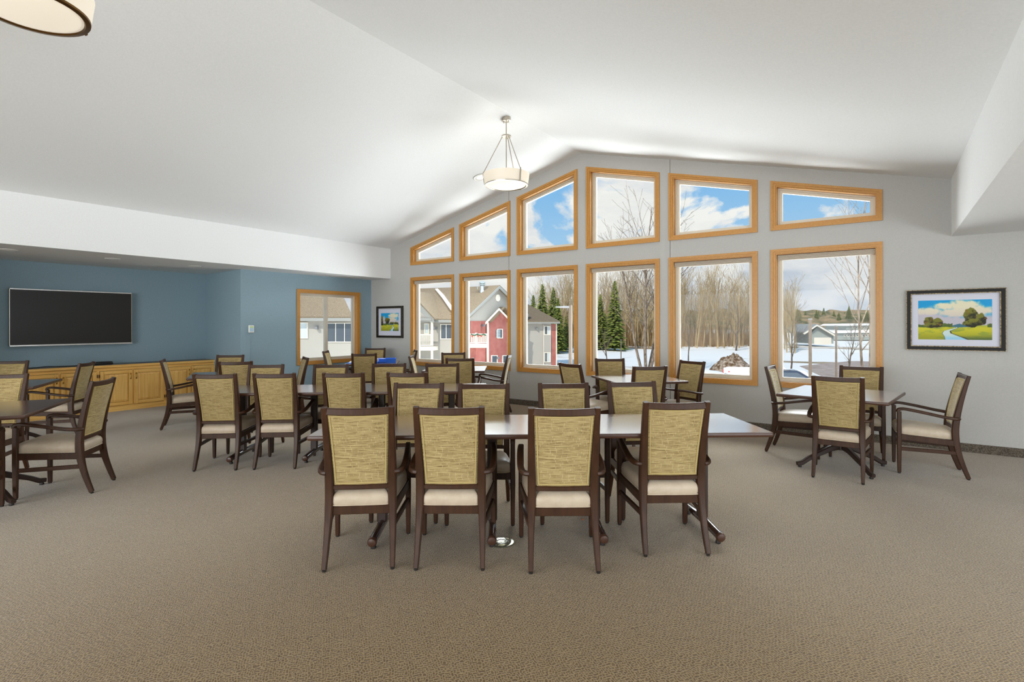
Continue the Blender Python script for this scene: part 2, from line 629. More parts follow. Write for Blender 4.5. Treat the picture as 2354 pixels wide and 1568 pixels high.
# blue wall with its slider opening, the skewed return and the recess back wall
SY0, SY1, SZ0, SZ1 = 5.985, 7.516, 0.652, 2.169
sw = G()
for y0, y1, z0, z1 in [(4.876, SY0 + CAS, 0, ZS), (SY1 - CAS, D, 0, ZS), (SY0 + CAS, SY1 - CAS, 0, SZ0 + CAS), (SY0 + CAS, SY1 - CAS, SZ1 - CAS, ZS)]:
    sw.bx(XB - .18, XB, y0, y1, z0, z1)
sw.bx(XB - .18, XB, YB - .2, .8, 0, ZS)  # unseen stretch, added along with the far return to shade the recess
struct(sw.obj('wall_left', M_blue, smooth=0))
XW = -11.0
struct(G().prism([(XB - .001, 4.877, 0), (XW - .2, 4.96, 0), (XW - .2, 5.1, 0), (XB - .17, 5.0, 0)], (0, 0, ZS)).obj('wall_return', M_blue, smooth=0))
struct(G().bx(XW - .2, XB - .17, .65, .8, 0, ZS).obj('wall_added_shade', M_blue))  # unseen return added to keep the rear fill lamp off the recess
struct(G().bx(XW - .2, XW, .65, 5.05, 0, ZS).obj('wall_recess', M_blue))
struct(G().bx(-11.5, 4.7, YB - .2, YB, 0, 4.5).obj('wall_behind', M_wall))
struct(G().bx(4.5, 4.7, YB - .2, D, 0, 2.6).obj('wall_right', M_wall))


# baseboards
def base(name, p, q, nrm):
    p, q, nrm = V(p), V(q), V(nrm)
    gg = G()
    pts = [p, p + nrm * .012, p + nrm * .012 + V((0, 0, .088)), p + nrm * .006 + V((0, 0, .098)), p + V((0, 0, .098))]
    gg.prism(pts, q - p)
    return struct(gg.obj(name, M_base, smooth=0))


base('baseboard_window_side', (XB, D, 0), (4.5, D, 0), (0, -1, 0))
base('baseboard_left', (XB, 4.876, 0), (XB, D, 0), (1, 0, 0))
# drywall joints in the window wall
for i, x in enumerate((-5.649, -2.652)):
    gg = G()
    gg.bx(x - .004, x + .004, D - .0015, D + .001, .098, LZ0 + .2)
    gg.bx(x - .004, x + .004, D - .0015, D + .001, LZ1 - .1, UZ0 + .1)
    gg.bx(x - .004, x + .004, D - .0015, D + .001, upz(x) - .3, ceil_z(x))
    struct(gg.obj('trim_%d' % (i + 1), M_seam))


def frame_bars(outer, inner, tf, d0, d1, gg=None):
    """mitred bars between two outlines (lists of 2D points), tf maps (x, z, d)"""
    gg = gg or G()
    n = len(outer)
    for i in range(n):
        j = (i + 1) % n
        pts = [tf(*outer[i], d0), tf(*outer[j], d0), tf(*inner[j], d0), tf(*inner[i], d0)]
        gg.prism(pts, V(tf(0, 0, d1)) - V(tf(0, 0, d0)))
    return gg


def shrink(poly, dist):
    """inset a convex outline"""
    n = len(poly)
    P = [V((x, z)) for x, z in poly]
    out = []
    for i in range(n):
        a, b, c = P[i - 1], P[i], P[(i + 1) % n]
        d1, d2 = (b - a).normalized(), (c - b).normalized()
        n1, n2 = V((-d1.y, d1.x)), V((-d2.y, d2.x))
        k = dist / max(0.2, 1 + n1.dot(n2))
        q = b + (n1 + n2) * k
        out.append((q.x, q.y))
    return out


def window(num, outline, tf, slider=False, blind=False):
    """outline counter-clockwise in (x, z) seen from the room; tf(x, z, depth into wall)"""
    root = struct(link('window_%d' % num, None))
    i1 = shrink(outline, CAS)
    i0 = shrink(outline, CAS * .55)
    gg = frame_bars(outline, i0, tf, -.02, 0)
    frame_bars(i0, i1, tf, -.013, 0, gg)
    gg.obj('casing', M_oak, root)
    frame_bars(i1, shrink(i1, .014), tf, -.004, .115).obj('jamb', M_oak, root)
    s0 = shrink(i1, .014)
    s1 = shrink(s0, .022)
    frame_bars(s0, s1, tf, .085, .17).obj('window_frame', M_vinyl, root)
    s2 = shrink(s1, .034)
    sash = frame_bars(s1, s2, tf, .105, .15)
    if slider:
        xm = (outline[0][0] + outline[1][0]) / 2 - .02
        zb, zt = s2[0][1], s2[2][1]
        sash.prism([tf(xm - .035, zb, .10), tf(xm + .035, zb, .10), tf(xm + .035, zt, .10), tf(xm - .035, zt, .10)], V(tf(0, 0, .155)) - V(tf(0, 0, .10)))
        G().prism([tf(xm - .03, 1.78, .10), tf(xm - .018, 1.78, .10), tf(xm - .018, 1.88, .10), tf(xm - .03, 1.88, .10)], V(tf(0, 0, .085)) - V(tf(0, 0, .10))).obj('latch', M_vinyl, root)
    sash.obj('sash', M_vinyl, root)
    s3 = shrink(s2, -.01)
    G().prism([tf(x, z, .125) for x, z in s3], V(tf(0, 0, .131)) - V(tf(0, 0, .125))).obj('pane', M_glass, root, 0)
    if blind:
        zt = s0[2][1]
        x0, x1 = s0[0][0] + .004, s0[1][0] - .004
        bl = G()
        for k in range(5):
            za = zt - .004 - k * .014
            bl.prism([tf(x0, za, .03), tf(x0, za, .075), tf(x0, za - .007, .08), tf(x0, za - .013, .075), tf(x0, za - .013, .03), tf(x0, za - .007, .025)], V(tf(x1, za, 0)) - V(tf(x0, za, 0)))
        bl.obj('stacked_blind', M_blind, root)
    return root


def tf_back(x, z, d):
    return (x, D + d, z)


def tf_left(x, z, d):
    return (XB - d, x, z)


for i, (a, b) in enumerate(BAYS):
    window(i + 1, [(a, LZ0), (b, LZ0), (b, LZ1), (a, LZ1)], tf_back, blind=True)
    window(i + 7, [(a, UZ0), (b, UZ0), (b, upz(b)), (a, upz(a))], tf_back)
window(13, [(SY0, SZ0), (SY1, SZ0), (SY1, SZ1), (SY0, SZ1)], tf_left, slider=True)


# ------------------------------------------------------------------ armchair (origin between the rear feet, faces +Y)
def lerp_tab(tab, z):
    for (z0, v0), (z1, v1) in zip(tab, tab[1:]):
        if z <= z1:
            t = (z - z0) / (z1 - z0)
            return v0 + (v1 - v0) * t
    return tab[-1][1]


def smooth_tab(pts, n):
    """Catmull-Rom through (z, y) points"""
    out = []
    P = [pts[0]] + pts + [pts[-1]]
    for i in range(1, len(P) - 2):
        for k in range(n):
            t = k / n
            q = []
            for c in range(len(pts[0])):
                p0, p1, p2, p3 = P[i - 1][c], P[i][c], P[i + 1][c], P[i + 2][c]
                q.append(.5 * (2 * p1 + (p2 - p0) * t + (2 * p0 - 5 * p1 + 4 * p2 - p3) * t * t + (3 * p1 - p0 - 3 * p2 + p3) * t ** 3))
            out.append(tuple(q))
    out.append(tuple(pts[-1]))
    return out


POST = smooth_tab([(0.012, 0.0), (.12, .038), (.24, .072), (.36, .092), (.48, .094), (.62, .076), (.80, .038), (.967, -.004)], 3)
PY = [(z, y) for z, y in POST]
PW = [(0, .027), (.2, .036), (.38, .048), (.52, .048), (.75, .04), (.967, .034)]     # width across
PD = [(0, .034), (.2, .044), (.38, .056), (.52, .054), (.75, .04), (.967, .03)]      # depth


def back_y(z):
    return lerp_tab(PY, z)


def make_chair():
    root = thing('armchair', 'x', 'chair')
    for s in (-1, 1):
        path, sz = [], []
        for z, y in POST:
            wd = lerp_tab(PW, z)
            path.append((s * (.211 - wd / 2), y, z))
            sz.append((wd, lerp_tab(PD, z)))
        # bar runs upward: 'across' is x, so give the frame's up as +Y
        o = G().sweep(path, sz, (0, 1, 0), .16).obj('leg', M_dark, root)
        G().lathe([(.011, 0), (.0125, .004), (.0125, .013)], (s * .1975, .0, 0), 10).obj('glide', M_glide, o)
        front = [(s * .239, .525, .012), (s * .239, .525, .30), (s * .239, .525, .60)]
        o = G().sweep(front, [(.028, .03), (.037, .038), (.034, .036)], (0, 1, 0), .16).obj('leg', M_dark, root)
        G().lathe([(.012, 0), (.0135, .004), (.0135, .013)], (s * .239, .525, 0), 10).obj('glide', M_glide, o)
        # arm: rises from the post, bows outward and drops into the front leg
        arm = smooth_tab([(.200, .072, .560), (.224, .082, .561), (.244, .118, .566), (.252, .20, .578), (.252, .32, .602), (.247, .43, .621), (.241, .495, .628), (.239, .530, .618), (.239, .536, .596)], 3)
        arm = [(s * x, y, z) for x, y, z in arm]
        sz = [(.038, .027)] * len(arm)
        for k in range(5):
            sz[-1 - k] = (.036, .03)
        G().sweep(arm, sz, (0, .25, 1), .26).obj('armrest', M_dark, root)
        # side rail and stretcher
        G().sweep([(s * .197, .10, .329), (s * .237, .52, .355)], (.024, .052), (0, 0, 1), .1).obj('side_rail', M_dark, root)
        G().sweep([(s * .196, .075, .238), (s * .237, .517, .240)], (.02, .034), (0, 0, 1), .16).obj('stretcher', M_dark, root)
    G().sweep([(-.18, .094, .328), (.18, .094, .328)], (.026, .05), (0, 0, 1), .1).obj('rear_rail', M_dark, root)
    G().sweep([(-.228, .523, .358), (.228, .523, .358)], (.026, .05), (0, 0, 1), .1).obj('front_rail', M_dark, root)
    # curved top rail and lower back rail
    n = 11

    def bow(t):
        return -.016 * (1 - (2 * t - 1) ** 2)

    pt, pl = [], []
    for k in range(n):
        t = k / (n - 1)
        pt.append((-.183 + .366 * t, back_y(.94) + bow(t), .942 - .004 * (1 - (2 * t - 1) ** 2)))
        pl.append((-.172 + .344 * t, back_y(.47) + bow(t) * .6, .469))
    G().sweep(pt, (.026, .042), (0, 0, 1), .18).obj('top_rail', M_dark, root)
    G().sweep(pl, (.03, .03), (0, 0, 1), .16).obj('lower_rail', M_dark, root)
    # upholstered back panel, padded on both faces
    nu, nv = 13, 17
    z0, z1 = .485, .923
    gg = G()

    def hw(z):
        return .157 + (.176 - .157) * (z - z0) / (z1 - z0)

    def pt3(u, v, side):
        z = z0 + (z1 - z0) * v
        x = (2 * u - 1) * hw(z)
        e = min(1, min(u, 1 - u) / .09) * min(1, min(v, 1 - v) / .07)
        pad = math.sin(e * math.pi / 2)
        off = .010 + (.013 if side > 0 else .006) * pad
        return V((x, back_y(z) + bow(u) * (.6 + .4 * v) + side * off, z))

    grid = {}
    for side in (-1, 1):
        for i in range(nu):
            for j in range(nv):
                u = i / (nu - 1)
                v = j / (nv - 1)
                u = .5 - .5 * math.cos(math.pi * u) * (.55 + .45 * abs(math.cos(math.pi * u)))
                v = .5 - .5 * math.cos(math.pi * v) * (.55 + .45 * abs(math.cos(math.pi * v)))
                grid[side, i, j] = gg.bm.verts.new(pt3(u, v, side))
    for side in (-1, 1):
        for i in range(nu - 1):
            for j in range(nv - 1):
                q = [grid[side, i, j], grid[side, i + 1, j], grid[side, i + 1, j + 1], grid[side, i, j + 1]]
                gg.bm.faces.new(q if side < 0 else q[::-1])
    loop = [(i, 0) for i in range(nu)] + [(nu - 1, j) for j in range(1, nv)] + [(i, nv - 1) for i in range(nu - 2, -1, -1)] + [(0, j) for j in range(nv - 2, 0, -1)]
    for k in range(len(loop)):
        a, b = loop[k], loop[(k + 1) % len(loop)]
        gg.bm.faces.new((grid[1, a[0], a[1]], grid[1, b[0], b[1]], grid[-1, b[0], b[1]], grid[-1, a[0], a[1]]))
    back = gg.obj('backrest', M_fab, root, 60)
    for side in (-1, 1):
        path = []
        du, dv = .034, .026
        K = 8
        for a, b in (((du, dv), (1 - du, dv)), ((1 - du, dv), (1 - du, 1 - dv)), ((1 - du, 1 - dv), (du, 1 - dv)), ((du, 1 - dv), (du, dv))):
            for k in range(K):
                t = k / K
                path.append(pt3(a[0] + (b[0] - a[0]) * t, a[1] + (b[1] - a[1]) * t, side) + V((0, side * .0025, 0)))
        G().tube(path, .0042, 6, True).obj('piping', M_pip, back)
    # seat cushion
    out = smooth_tab([(0, .072), (.150, .074), (.166, .09), (.190, .14), (.218, .33), (.2325, .455), (.231, .505), (.208, .540), (.12, .548), (0, .550)], 4)
    prof = out + [(-x, y) for x, y in out[-2:0:-1]]

    def seat_z(y):
        return .354 + .03 * (y - .07) / .5

    lev = [(.965, .0), (.985, .008), (1.0, .024), (1.0, .044), (.985, .060), (.95, .073), (.86, .085), (.68, .093), (.4, .098), (.12, .100)]
    cy = .33
    rs = [[V((x * s, cy + (y - cy) * s, seat_z(cy + (y - cy) * s) + dz)) for x, y in prof] for s, dz in lev]
    cush = G().rings(rs).obj('seat_cushion', M_seat, root, 60)
    G().tube([V((x * .99, cy + (y - cy) * .99, seat_z(y) + .007)) for x, y in prof], .0045, 6, True).obj('piping', M_seat, cush)
    return root


A = 'straw-backed dark armchair '
G1, G2 = 'armchairs at the long table over the floor outlet', 'armchairs at the second long table'
chairs = [
    # long table over the floor outlet
    (-2.544, 1.999, 131, A + 'facing windows, cabinet-end seat at the table over the floor outlet', G1),
    (-2.106, 2.31, 125, A + 'facing windows, next to the floor outlet on its cabinet side', G1),
    (-1.53, 2.67, 126, A + 'facing windows, next to the floor outlet towards the large painting', G1),
    (-1.07, 3.275, 127, A + 'facing windows, last of the outlet table row towards the large painting', G1),
    (-3.17, 3.11, -57, A + 'backed to windows, cabinet-end seat at the table over the outlet', G1),
    (-2.696, 3.383, -55, A + 'backed to windows, second from the cabinets at the outlet table', G1),
    (-2.18, 3.787, -51, A + 'backed to windows, third from the cabinets at the outlet table', G1),
    (-1.758, 4.205, -49, A + 'backed to windows, turned askew at the outlet table end', G1),
    # second long table
    (-5.449, 2.539, 131, A + 'facing windows, cabinet-end seat at the second long table', G2),
    (-5.014, 2.912, 130, A + 'facing windows, second from the cabinets at the second long table', G2),
    (-4.487, 3.345, 130, A + 'facing windows, third from the cabinets at the second long table', G2),
    (-3.98, 3.74, 125, A + 'facing windows, last of its row at the second long table', G2),
    (-6.22, 3.51, -48, A + 'backed to the blue wall, cabinet end of the second long table', G2),
    (-5.58, 3.98, -48, A + 'backed to the blue wall, second from cabinets at second long table', G2),
    (-5.08, 4.47, -45, A + 'backed to windows, third from the cabinets at the second long table', G2),
    (-4.54, 4.86, -46, A + 'backed to windows, last of its row at the second long table', G2),
    # square table by the cabinet end of the recess
    (-7.098, 3.576, 140, A + 'seen from behind at the square table by the recess corner', 'armchairs at the recess corner table'),
    (-8.72, 4.31, -45, A + 'standing before the recess corner, facing the room', 'armchairs at the recess corner table'),
    (-8.34, 3.18, 63, A + 'seen in profile against the oak cabinet doors', 'armchairs at the recess corner table'),
    (-7.169, 4.665, 246, A + 'turned towards the recess, narrow against the blue wall', 'armchairs at the recess corner table'),
    # table with the blue trays
    (-8.61, 6.02, 42, A + 'edge-on below the sliding window, by the blue trays table', 'armchairs at the blue trays table'),
    (-7.23, 5.81, 140, A + 'seen from behind, pushed up to the table with blue trays', 'armchairs at the blue trays table'),
    (-8.76, 7.33, -48, A + 'in the corner under the small painting', 'armchairs at the blue trays table'),
    (-7.43, 7.20, 232, A + 'edge-on at the casing of the first tall window', 'armchairs at the blue trays table'),
    # table under the second tall window
    (-6.12, 5.83, 39, A + 'edge-on beside the blue trays, facing the bare table', 'armchairs at the bare table by the second window'),
    (-6.175, 6.89, -44, A + 'backed to the pier between the first two tall windows', 'armchairs at the bare table by the second window'),
    (-5.07, 5.80, 124, A + 'seen from behind at the bare table by the second window', 'armchairs at the bare table by the second window'),
    (-4.964, 6.884, 208, A + 'in profile before the second tall window, arms showing', 'armchairs at the bare table by the second window'),
    # table under the fourth window
    (-3.225, 5.765, 69, A + 'narrow-on below the third window, by the cornerwise table', 'armchairs at the cornerwise table'),
    (-3.22, 6.92, -56, A + 'backed to the fourth tall window at the cornerwise table', 'armchairs at the cornerwise table'),
    (-2.24, 5.91, 133, A + 'seen from behind at the table turned cornerwise', 'armchairs at the cornerwise table'),
    (-2.10, 7.07, 245, A + 'backed to the fifth tall window at the cornerwise table', 'armchairs at the cornerwise table'),
    # table by the large painting
    (-1.108, 6.758, -3, A + 'in profile under the last tall window, facing the large painting', 'armchairs at the table by the large painting'),
    (-0.37, 5.7, 88.5, A + 'seen from behind at the table near the large painting', 'armchairs at the table by the large painting'),
    (-0.235, 7.21, -93, A + 'backed to the window wall at the table near the large painting', 'armchairs at the table by the large painting'),
    (.605, 6.627, 184.6, A + 'pulled out in profile beneath the large painting', 'armchairs at the table by the large painting'),
    # two tables in front of the cabinets
    (-5.748, 1.713, 230, A + 'pulled out from the cut-off table, back panel bright and pale', 'armchairs at the cut-off square table'),
    (-7.2, 1.32, -38, A + 'facing the room behind the cut-off square table', 'armchairs at the cut-off square table'),
    (-5.42, 0.6, 153, A + 'mostly out of view, one arm and front leg showing', 'armchairs at the cut-off square table'),
    (-9.85, 1.88, -38, A + 'backed to the oak cabinets under the television', 'armchairs by the oak cabinets'),
    (-8.55, 2.37, 233, A + 'in profile with pale back panel, before the cabinet doors', 'armchairs by the oak cabinets'),
]
first = make_chair()
for i, (x, y, a, lab, grp) in enumerate(chairs):
    o = first if i == 0 else copy_tree(first)
    o.location = (x, y, 0)
    o.rotation_euler = (0, 0, R(a - 90))
    tag(o, lab, 'chair', grp)

# ------------------------------------------------------------------ tables
ZT = .752


def table_top(root, lx, ly):
    """laminate slab with a dark bullnose edge; centred on the root"""
    t = G().bx(-lx / 2 + .006, lx / 2 - .006, -ly / 2 + .006, ly / 2 - .006, ZT - .03, ZT, .003).obj('tabletop', M_top, root)
    h = .033
    rs = []
    for dx, dz in ((0, .0), (.006, -.002), (.009, -.010), (.009, -.022), (.005, -.030), (-.01, -.033), (-.03, -.033)):
        x, y, r = lx / 2 - .006 + dx - .003, ly / 2 - .006 + dx - .003, .014
        ring = []
        for sx, sy, a0 in ((1, 1, 0), (-1, 1, 90), (-1, -1, 180), (1, -1, 270)):
            for k in range(4):
                a = R(a0 + 30 * k)
                ring.append(V((sx * (x - r) + r * math.cos(a), sy * (y - r) + r * math.sin(a), ZT + dz)))
        rs.append(ring)
    G().rings(rs, cap=False).obj('edge_band', M_edge, t)
    return t


def long_table(loc, ang, label, grp, lx=1.49, ly=.745, offs=(-.35, .42), first=[None]):
    if first[0] is None:
        root = thing('long_table', label, 'table', loc, R(ang), grp)
        first[0] = root
        table_top(root, lx, ly)
        for ox in offs:
            col = G()
            col.bx(ox - .034, ox + .034, -.028, .028, .075, ZT - .045, .008)
            col.bx(ox - .055, ox + .055, -.24, .24, ZT - .055, ZT - .031, .004)
            col = col.obj('column', M_col, root)
            ft = G()
            ft.tube([(ox, -.30, .055), (ox, -.28, .058), (ox, 0, .066), (ox, .28, .058), (ox, .30, .055)], [.027, .028, .03, .028, .027], 16)
            foot = ft.obj('foot', M_tube, root)
            for s in (-1, 1):
                G().tube([(ox, s * .298, .055), (ox, s * .312, .0545), (ox, s * .322, .054), (ox, s * .326, .054)], [.031, .031, .025, .012], 16).obj('end_cap', M_edge, foot)
                G().lathe([(.016, 0), (.018, .008), (.011, .03)], (ox, s * .27, 0), 12).obj('glide', M_glide, foot)
    else:
        root = copy_tree(first[0])
        root.location = loc
        root.rotation_euler = (0, 0, R(ang))
        tag(root, label, 'table', grp)
    return root


u = V((.7965, .6046, 0))
v = V((-.6046, .7965, 0))


def uv(a, b):
    return u * a + v * b


GT = 'long dining tables'
long_table(uv(-1.197 + .746, 3.335 + .372), 37.2, 'long walnut laminate table near the floor outlet, cabinet-side half of the joined pair', GT)
long_table(uv(.301 + .746, 3.335 + .372), 37.2, 'long walnut laminate table near the floor outlet, painting-side half of the joined pair', GT)
long_table(uv(-3.11 + .746, 5.49 + .372), 218.8, 'second long walnut table by the recess, half towards the oak cabinets', GT)
long_table(uv(-1.60 + .746, 5.532 + .372), 218.8, 'second long walnut table by the recess, half towards the windows', GT)


def square_table(cx, cy, ang, lx, ly, label, base=True):
    root = thing('square_table', label, 'table', (cx, cy, 0), R(ang), 'square dining tables')
    table_top(root, lx, ly)
    G().lathe([(.036, .17), (.036, .24), (.032, .25), (.032, .68), (.09, .70), (.2, .72)], (0, 0, 0), 20).obj('column', M_col, root)
    for k in range(4):
        a = R(45 + 90 * k)
        d = V((math.cos(a), math.sin(a), 0))
        pts = [d * .03 + V((0, 0, .205)), d * .12 + V((0, 0, .185)), d * .34 + V((0, 0, .085)), d * .41 + V((0, 0, .042)), d * .46 + V((0, 0, .036))]
        f = G().sweep(pts, [(.045, .06), (.042, .055), (.038, .042), (.04, .042), (.036, .036)], (0, 0, 1), .2).obj('foot', M_col, root)
        G().lathe([(.016, 0), (.018, .006), (.014, .022)], d * .43, 12).obj('glide', M_glide, f)
    return root


square_table(-7.724, 3.77, 62, .92, .95, 'square walnut table before the recess corner of oak cabinets')
square_table(-7.88, 6.54, 44, .92, .95, 'square walnut table with blue trays and papers on top')
square_table(-5.637, 6.353, 36, .96, .95, 'bare square walnut table by the second tall window')
square_table(-2.655, 6.545, 45, .95, .95, 'square walnut table turned cornerwise below the fourth tall window')
square_table(-.374, 6.30, -8, .94, 1.02, 'square walnut table near the large framed painting')
square_table(-6.167, .992, 60, .92, 1.05, 'square walnut table cut off by the picture edge, nearer the camera')
square_table(-8.607, 1.545, 62, .92, 1.07, 'square walnut table close to the oak cabinets, partly hidden')

# ------------------------------------------------------------------ pendants and downlights
def pendant(x, y, zr, label, ring_mat, hang):
    root = thing('pendant_lamp', label, 'lamp', (x, y, zr), 0, 'bowl pendants')
    # local: rim at z 0, bowl bottom near -.17
    G().lathe([(.308, 0), (.316, -.004), (.300, -.125), (.288, -.150), (.282, -.150), (.302, -.01), (.304, 0)], n=48, cap=False).obj('glass_shade', M_glow, root, 50)
    G().lathe([(.284, -.142), (.262, -.150), (.2, -.172), (.12, -.186), (.03, -.192)], n=48).obj('glass_bowl', M_glow2, root, 60)
    G().lathe([(.286, -.140), (.298, -.146), (.296, -.158), (.27, -.162), (.262, -.154), (.27, -.146)], n=48, cap=False).obj('ring', ring_mat, root, 50)
    top = hang - zr
    for k in range(3):
        a = R(-18 + 120 * k)
        d = V((math.cos(a), math.sin(a), 0))
        s = G().sweep([d * .318 + V((0, 0, .02)), d * .322 + V((0, 0, -.01)), d * .305 + V((0, 0, -.155))], (.022, .006), d, .1).obj('strap', ring_mat, root)
        G().tube([d * .05 + V((0, 0, top * .68)), d * .314 + V((0, 0, .01))], .006, 8).obj('stay', M_nick, root)
    G().lathe([(.03, top * .66), (.066, top * .665), (.066, top * .69), (.05, top * .70), (.012, top * .705)], n=24).obj('hub', M_nick, root)
    G().tube([(0, 0, -.10), (0, 0, top - .03)], .0085, 10).obj('stem', M_nick, root)
    can = G().lathe([(.058, top - .04), (.064, top - .036), (.064, top - .005), (.06, top + .03)], n=24).obj('canopy', M_nick, root)
    for s in (-1, 1):
        G().lathe([(.006, top - .058), (.007, top - .05), (.007, top - .036)], (s * .04, 0, 0), 10).obj('thumb_screw', M_nick, can)
    pl = bpy.data.lights.new('pendant_bulb', 'POINT')
    pl.energy, pl.color, pl.shadow_soft_size = PEND_W * .25, (1, .88, .72), .12
    po = link('pendant_bulb', pl, root, (0, 0, .06))
    return root


pendant(-4.24, 5.82, 3.515, 'lit white glass bowl pendant hanging whole before the gable windows', M_nick, ceil_z(-4.24))
pendant(-4.22, .89, 3.515, 'lit white glass bowl pendant with bronze ring cut off by the frame corner', M_bronze, ceil_z(-4.22))


def downlight(x, y, z, label, tilt=0.0, lit=True, r=.095, power=0.0):
    root = thing('downlight', label, 'lamp', (x, y, z), 0, 'recessed downlights')
    root.rotation_euler = (0, tilt, 0)
    G().lathe([(r, 0), (r + .004, -.004), (r - .004, -.010), (r - .03, -.006), (r - .032, .0)], n=32, cap=False).obj('trim_ring', M_off, root)
    G().lathe([(r - .031, .02), (r - .031, -.003), (r * .55, -.004)], n=32, cap=False).obj('baffle', M_off, root, 40)
    G().lathe([(r * .55, .004), (r * .55, -.005), (.01, -.006)], n=32).obj('lens', M_bulb if lit else M_off, root)
    if power:
        d = bpy.data.lights.new('downlight_beam', 'SPOT')
        d.energy, d.spot_size, d.spot_blend, d.color, d.shadow_soft_size = power, R(125), 1.0, (1, .9, .76), .06
        link('downlight_beam', d, root, (0, 0, -.03))
    return root


downlight(-5.574, 6.915, ceil_z(-5.574) - .001, 'bright round downlight in the sloped ceiling beside the hanging pendant', -math.atan(SLOPE), True, .125)
downlight(-9.47, 1.79, ZS - .003, 'small recessed downlight in the recess ceiling, cut off at the picture edge', 0, False)
downlight(-9.50, 2.95, ZS - .003, 'recessed downlight with swivel arm above the television, middle of three', 0, False)
downlight(-9.57, 4.13, ZS - .003, 'small recessed downlight near the recess corner', 0, False)

# ------------------------------------------------------------------ television and cabinet run
tv = thing('television', 'large black wall television with silver top and bottom edges', 'television', (XW, 2.866, 1.58))
HW, HH = .792, .432
XF = .11
G().bx(XF - .035, XF, -HW, HW, -HH, HH, .004).obj('panel', M_screen, tv)
G().bx(XF - .037, XF + .006, -HW - .004, HW + .004, HH - .004, HH + .016, .003).obj('top_edge', M_silver, tv)
G().bx(XF - .037, XF + .008, -HW - .006, HW + .012, -HH - .02, -HH + .006, .003).obj('bottom_edge', M_silver, tv)
G().bx(XF - .034, XF + .002, -HW - .007, -HW + .001, -HH, HH).obj('side_edge', M_nick, tv)
G().bx(XF - .034, XF + .002, HW - .001, HW + .007, -HH, HH).obj('side_edge', M_nick, tv)
G().bx(.012, XF - .034, -.3, .3, -.2, .2, .01).obj('wall_bracket', M_blackp, tv)

XC = -10.6      # cabinet face
# unit spans along the wall
spans = [(.82, 2.10), (2.10, 3.09), (3.09, 4.078), (4.078, 4.955)]
DZ0, DZ1 = .098, .69


def door(root, y0, y1, handle_at, name='door'):
    gg = G()
    st = .058
    x0, x1 = XC + .001, XC + .02
    gg.bx(x0, x0 + .004, y0 + .002, y1 - .002, DZ0 + .002, DZ1 - .002)
    d = gg.obj(name, M_cabv, root)
    for ya in (y0, y1 - st):
        G().bx(x0, x1, ya, ya + st, DZ0, DZ1, .003).obj('door_stile', M_cabv, d)
    for za in (DZ0, DZ1 - st):
        G().bx(x0, x1 - .001, y0 + st, y1 - st, za, za + st, .003).obj('door_rail', M_cabh, d)
    a, b, c, e = y0 + st, y1 - st, DZ0 + st, DZ1 - st
    pn = G()
    k = .035
    rs = []
    for ins, dx in ((0, .004), (.004, .004), (k, .015), (k + .003, .015)):
        rs.append([V((x0 + dx, a + ins, c + ins)), V((x0 + dx, b - ins, c + ins)), V((x0 + dx, b - ins, e - ins)), V((x0 + dx, a + ins, e - ins))])
    pn.rings(rs)
    pn.obj('raised_panel', M_cabv, d, 0)
    if handle_at:
        hy = y1 - .03 if handle_at > 0 else y0 + .03
        hd = G()
        hd.lathe([(.010, -.012), (.013, -.004), (.013, .008), (.006, .014)], (x1 + .006, hy, .625), 12)
        hd.lathe([(.008, -.012), (.011, -.004), (.011, .006), (.005, .012)], (x1 + .006, hy, .545), 12)
        hd.tube([(x1 + .006, hy, .625), (x1 + .026, hy, .618), (x1 + .03, hy, .585), (x1 + .026, hy, .552), (x1 + .006, hy, .545)], .0045, 8)
        hd.obj('handle', M_brass, d)
    for hz in (.18, .61):
        hy = y0 - .006 if handle_at > 0 else y1 + .006
        G().bx(x0, x1 + .003, hy - .006, hy + .006, hz - .025, hz + .025, .002).obj('hinge', M_gap, d)
    return d


cab_lab = ['golden oak base cabinet glimpsed between chair backs at the picture edge', 'golden oak base cabinet below the black cable box',
           'golden oak base cabinet with both raised-panel doors in plain view', 'golden oak base cabinet at the recess corner']
for (y0, y1), lab in zip(spans, cab_lab):
    r = thing('base_cabinet', lab, 'cabinet', (0, 0, 0), 0, 'oak base cabinets')
    b = G()
    b.bx(XW + .002, XC - .018, y0 + .001, y1 - .001, .0, .765)
    b.obj('carcass', M_gap, r)
    for za, zb in ((.695, .765), (0, .092)):
        G().bx(XC - .018, XC, y0, y1, za, zb).obj('face_rail', M_cabh, r)
    for ya in (y0, y1 - .02):
        G().bx(XC - .018, XC, ya, ya + .02, .092, .695).obj('stile', M_cabv, r)
    wide = y1 - y0 > .6
    ym = (y0 + y1) / 2
    if wide:
        G().bx(XC - .018, XC, ym - .012, ym + .012, .092, .695).obj('stile', M_cabv, r)
        door(r, y0 + .022, ym - .011, 1)
        door(r, ym + .011, y1 - .022, -1)
    else:
        door(r, y0 + .022, y1 - .022, 1)
ct = thing('countertop', 'long grey-brown laminate countertop with oak front edge on the cabinets', 'countertop', (0, 0, 0))
G().bx(XW + .001, XC + .012, .81, 4.93, .766, .790, .003).obj('slab', M_count, ct)
G().bx(XC + .006, XC + .028, .81, 4.93, .745, .787, .004).obj('front_edge', M_cabh, ct)

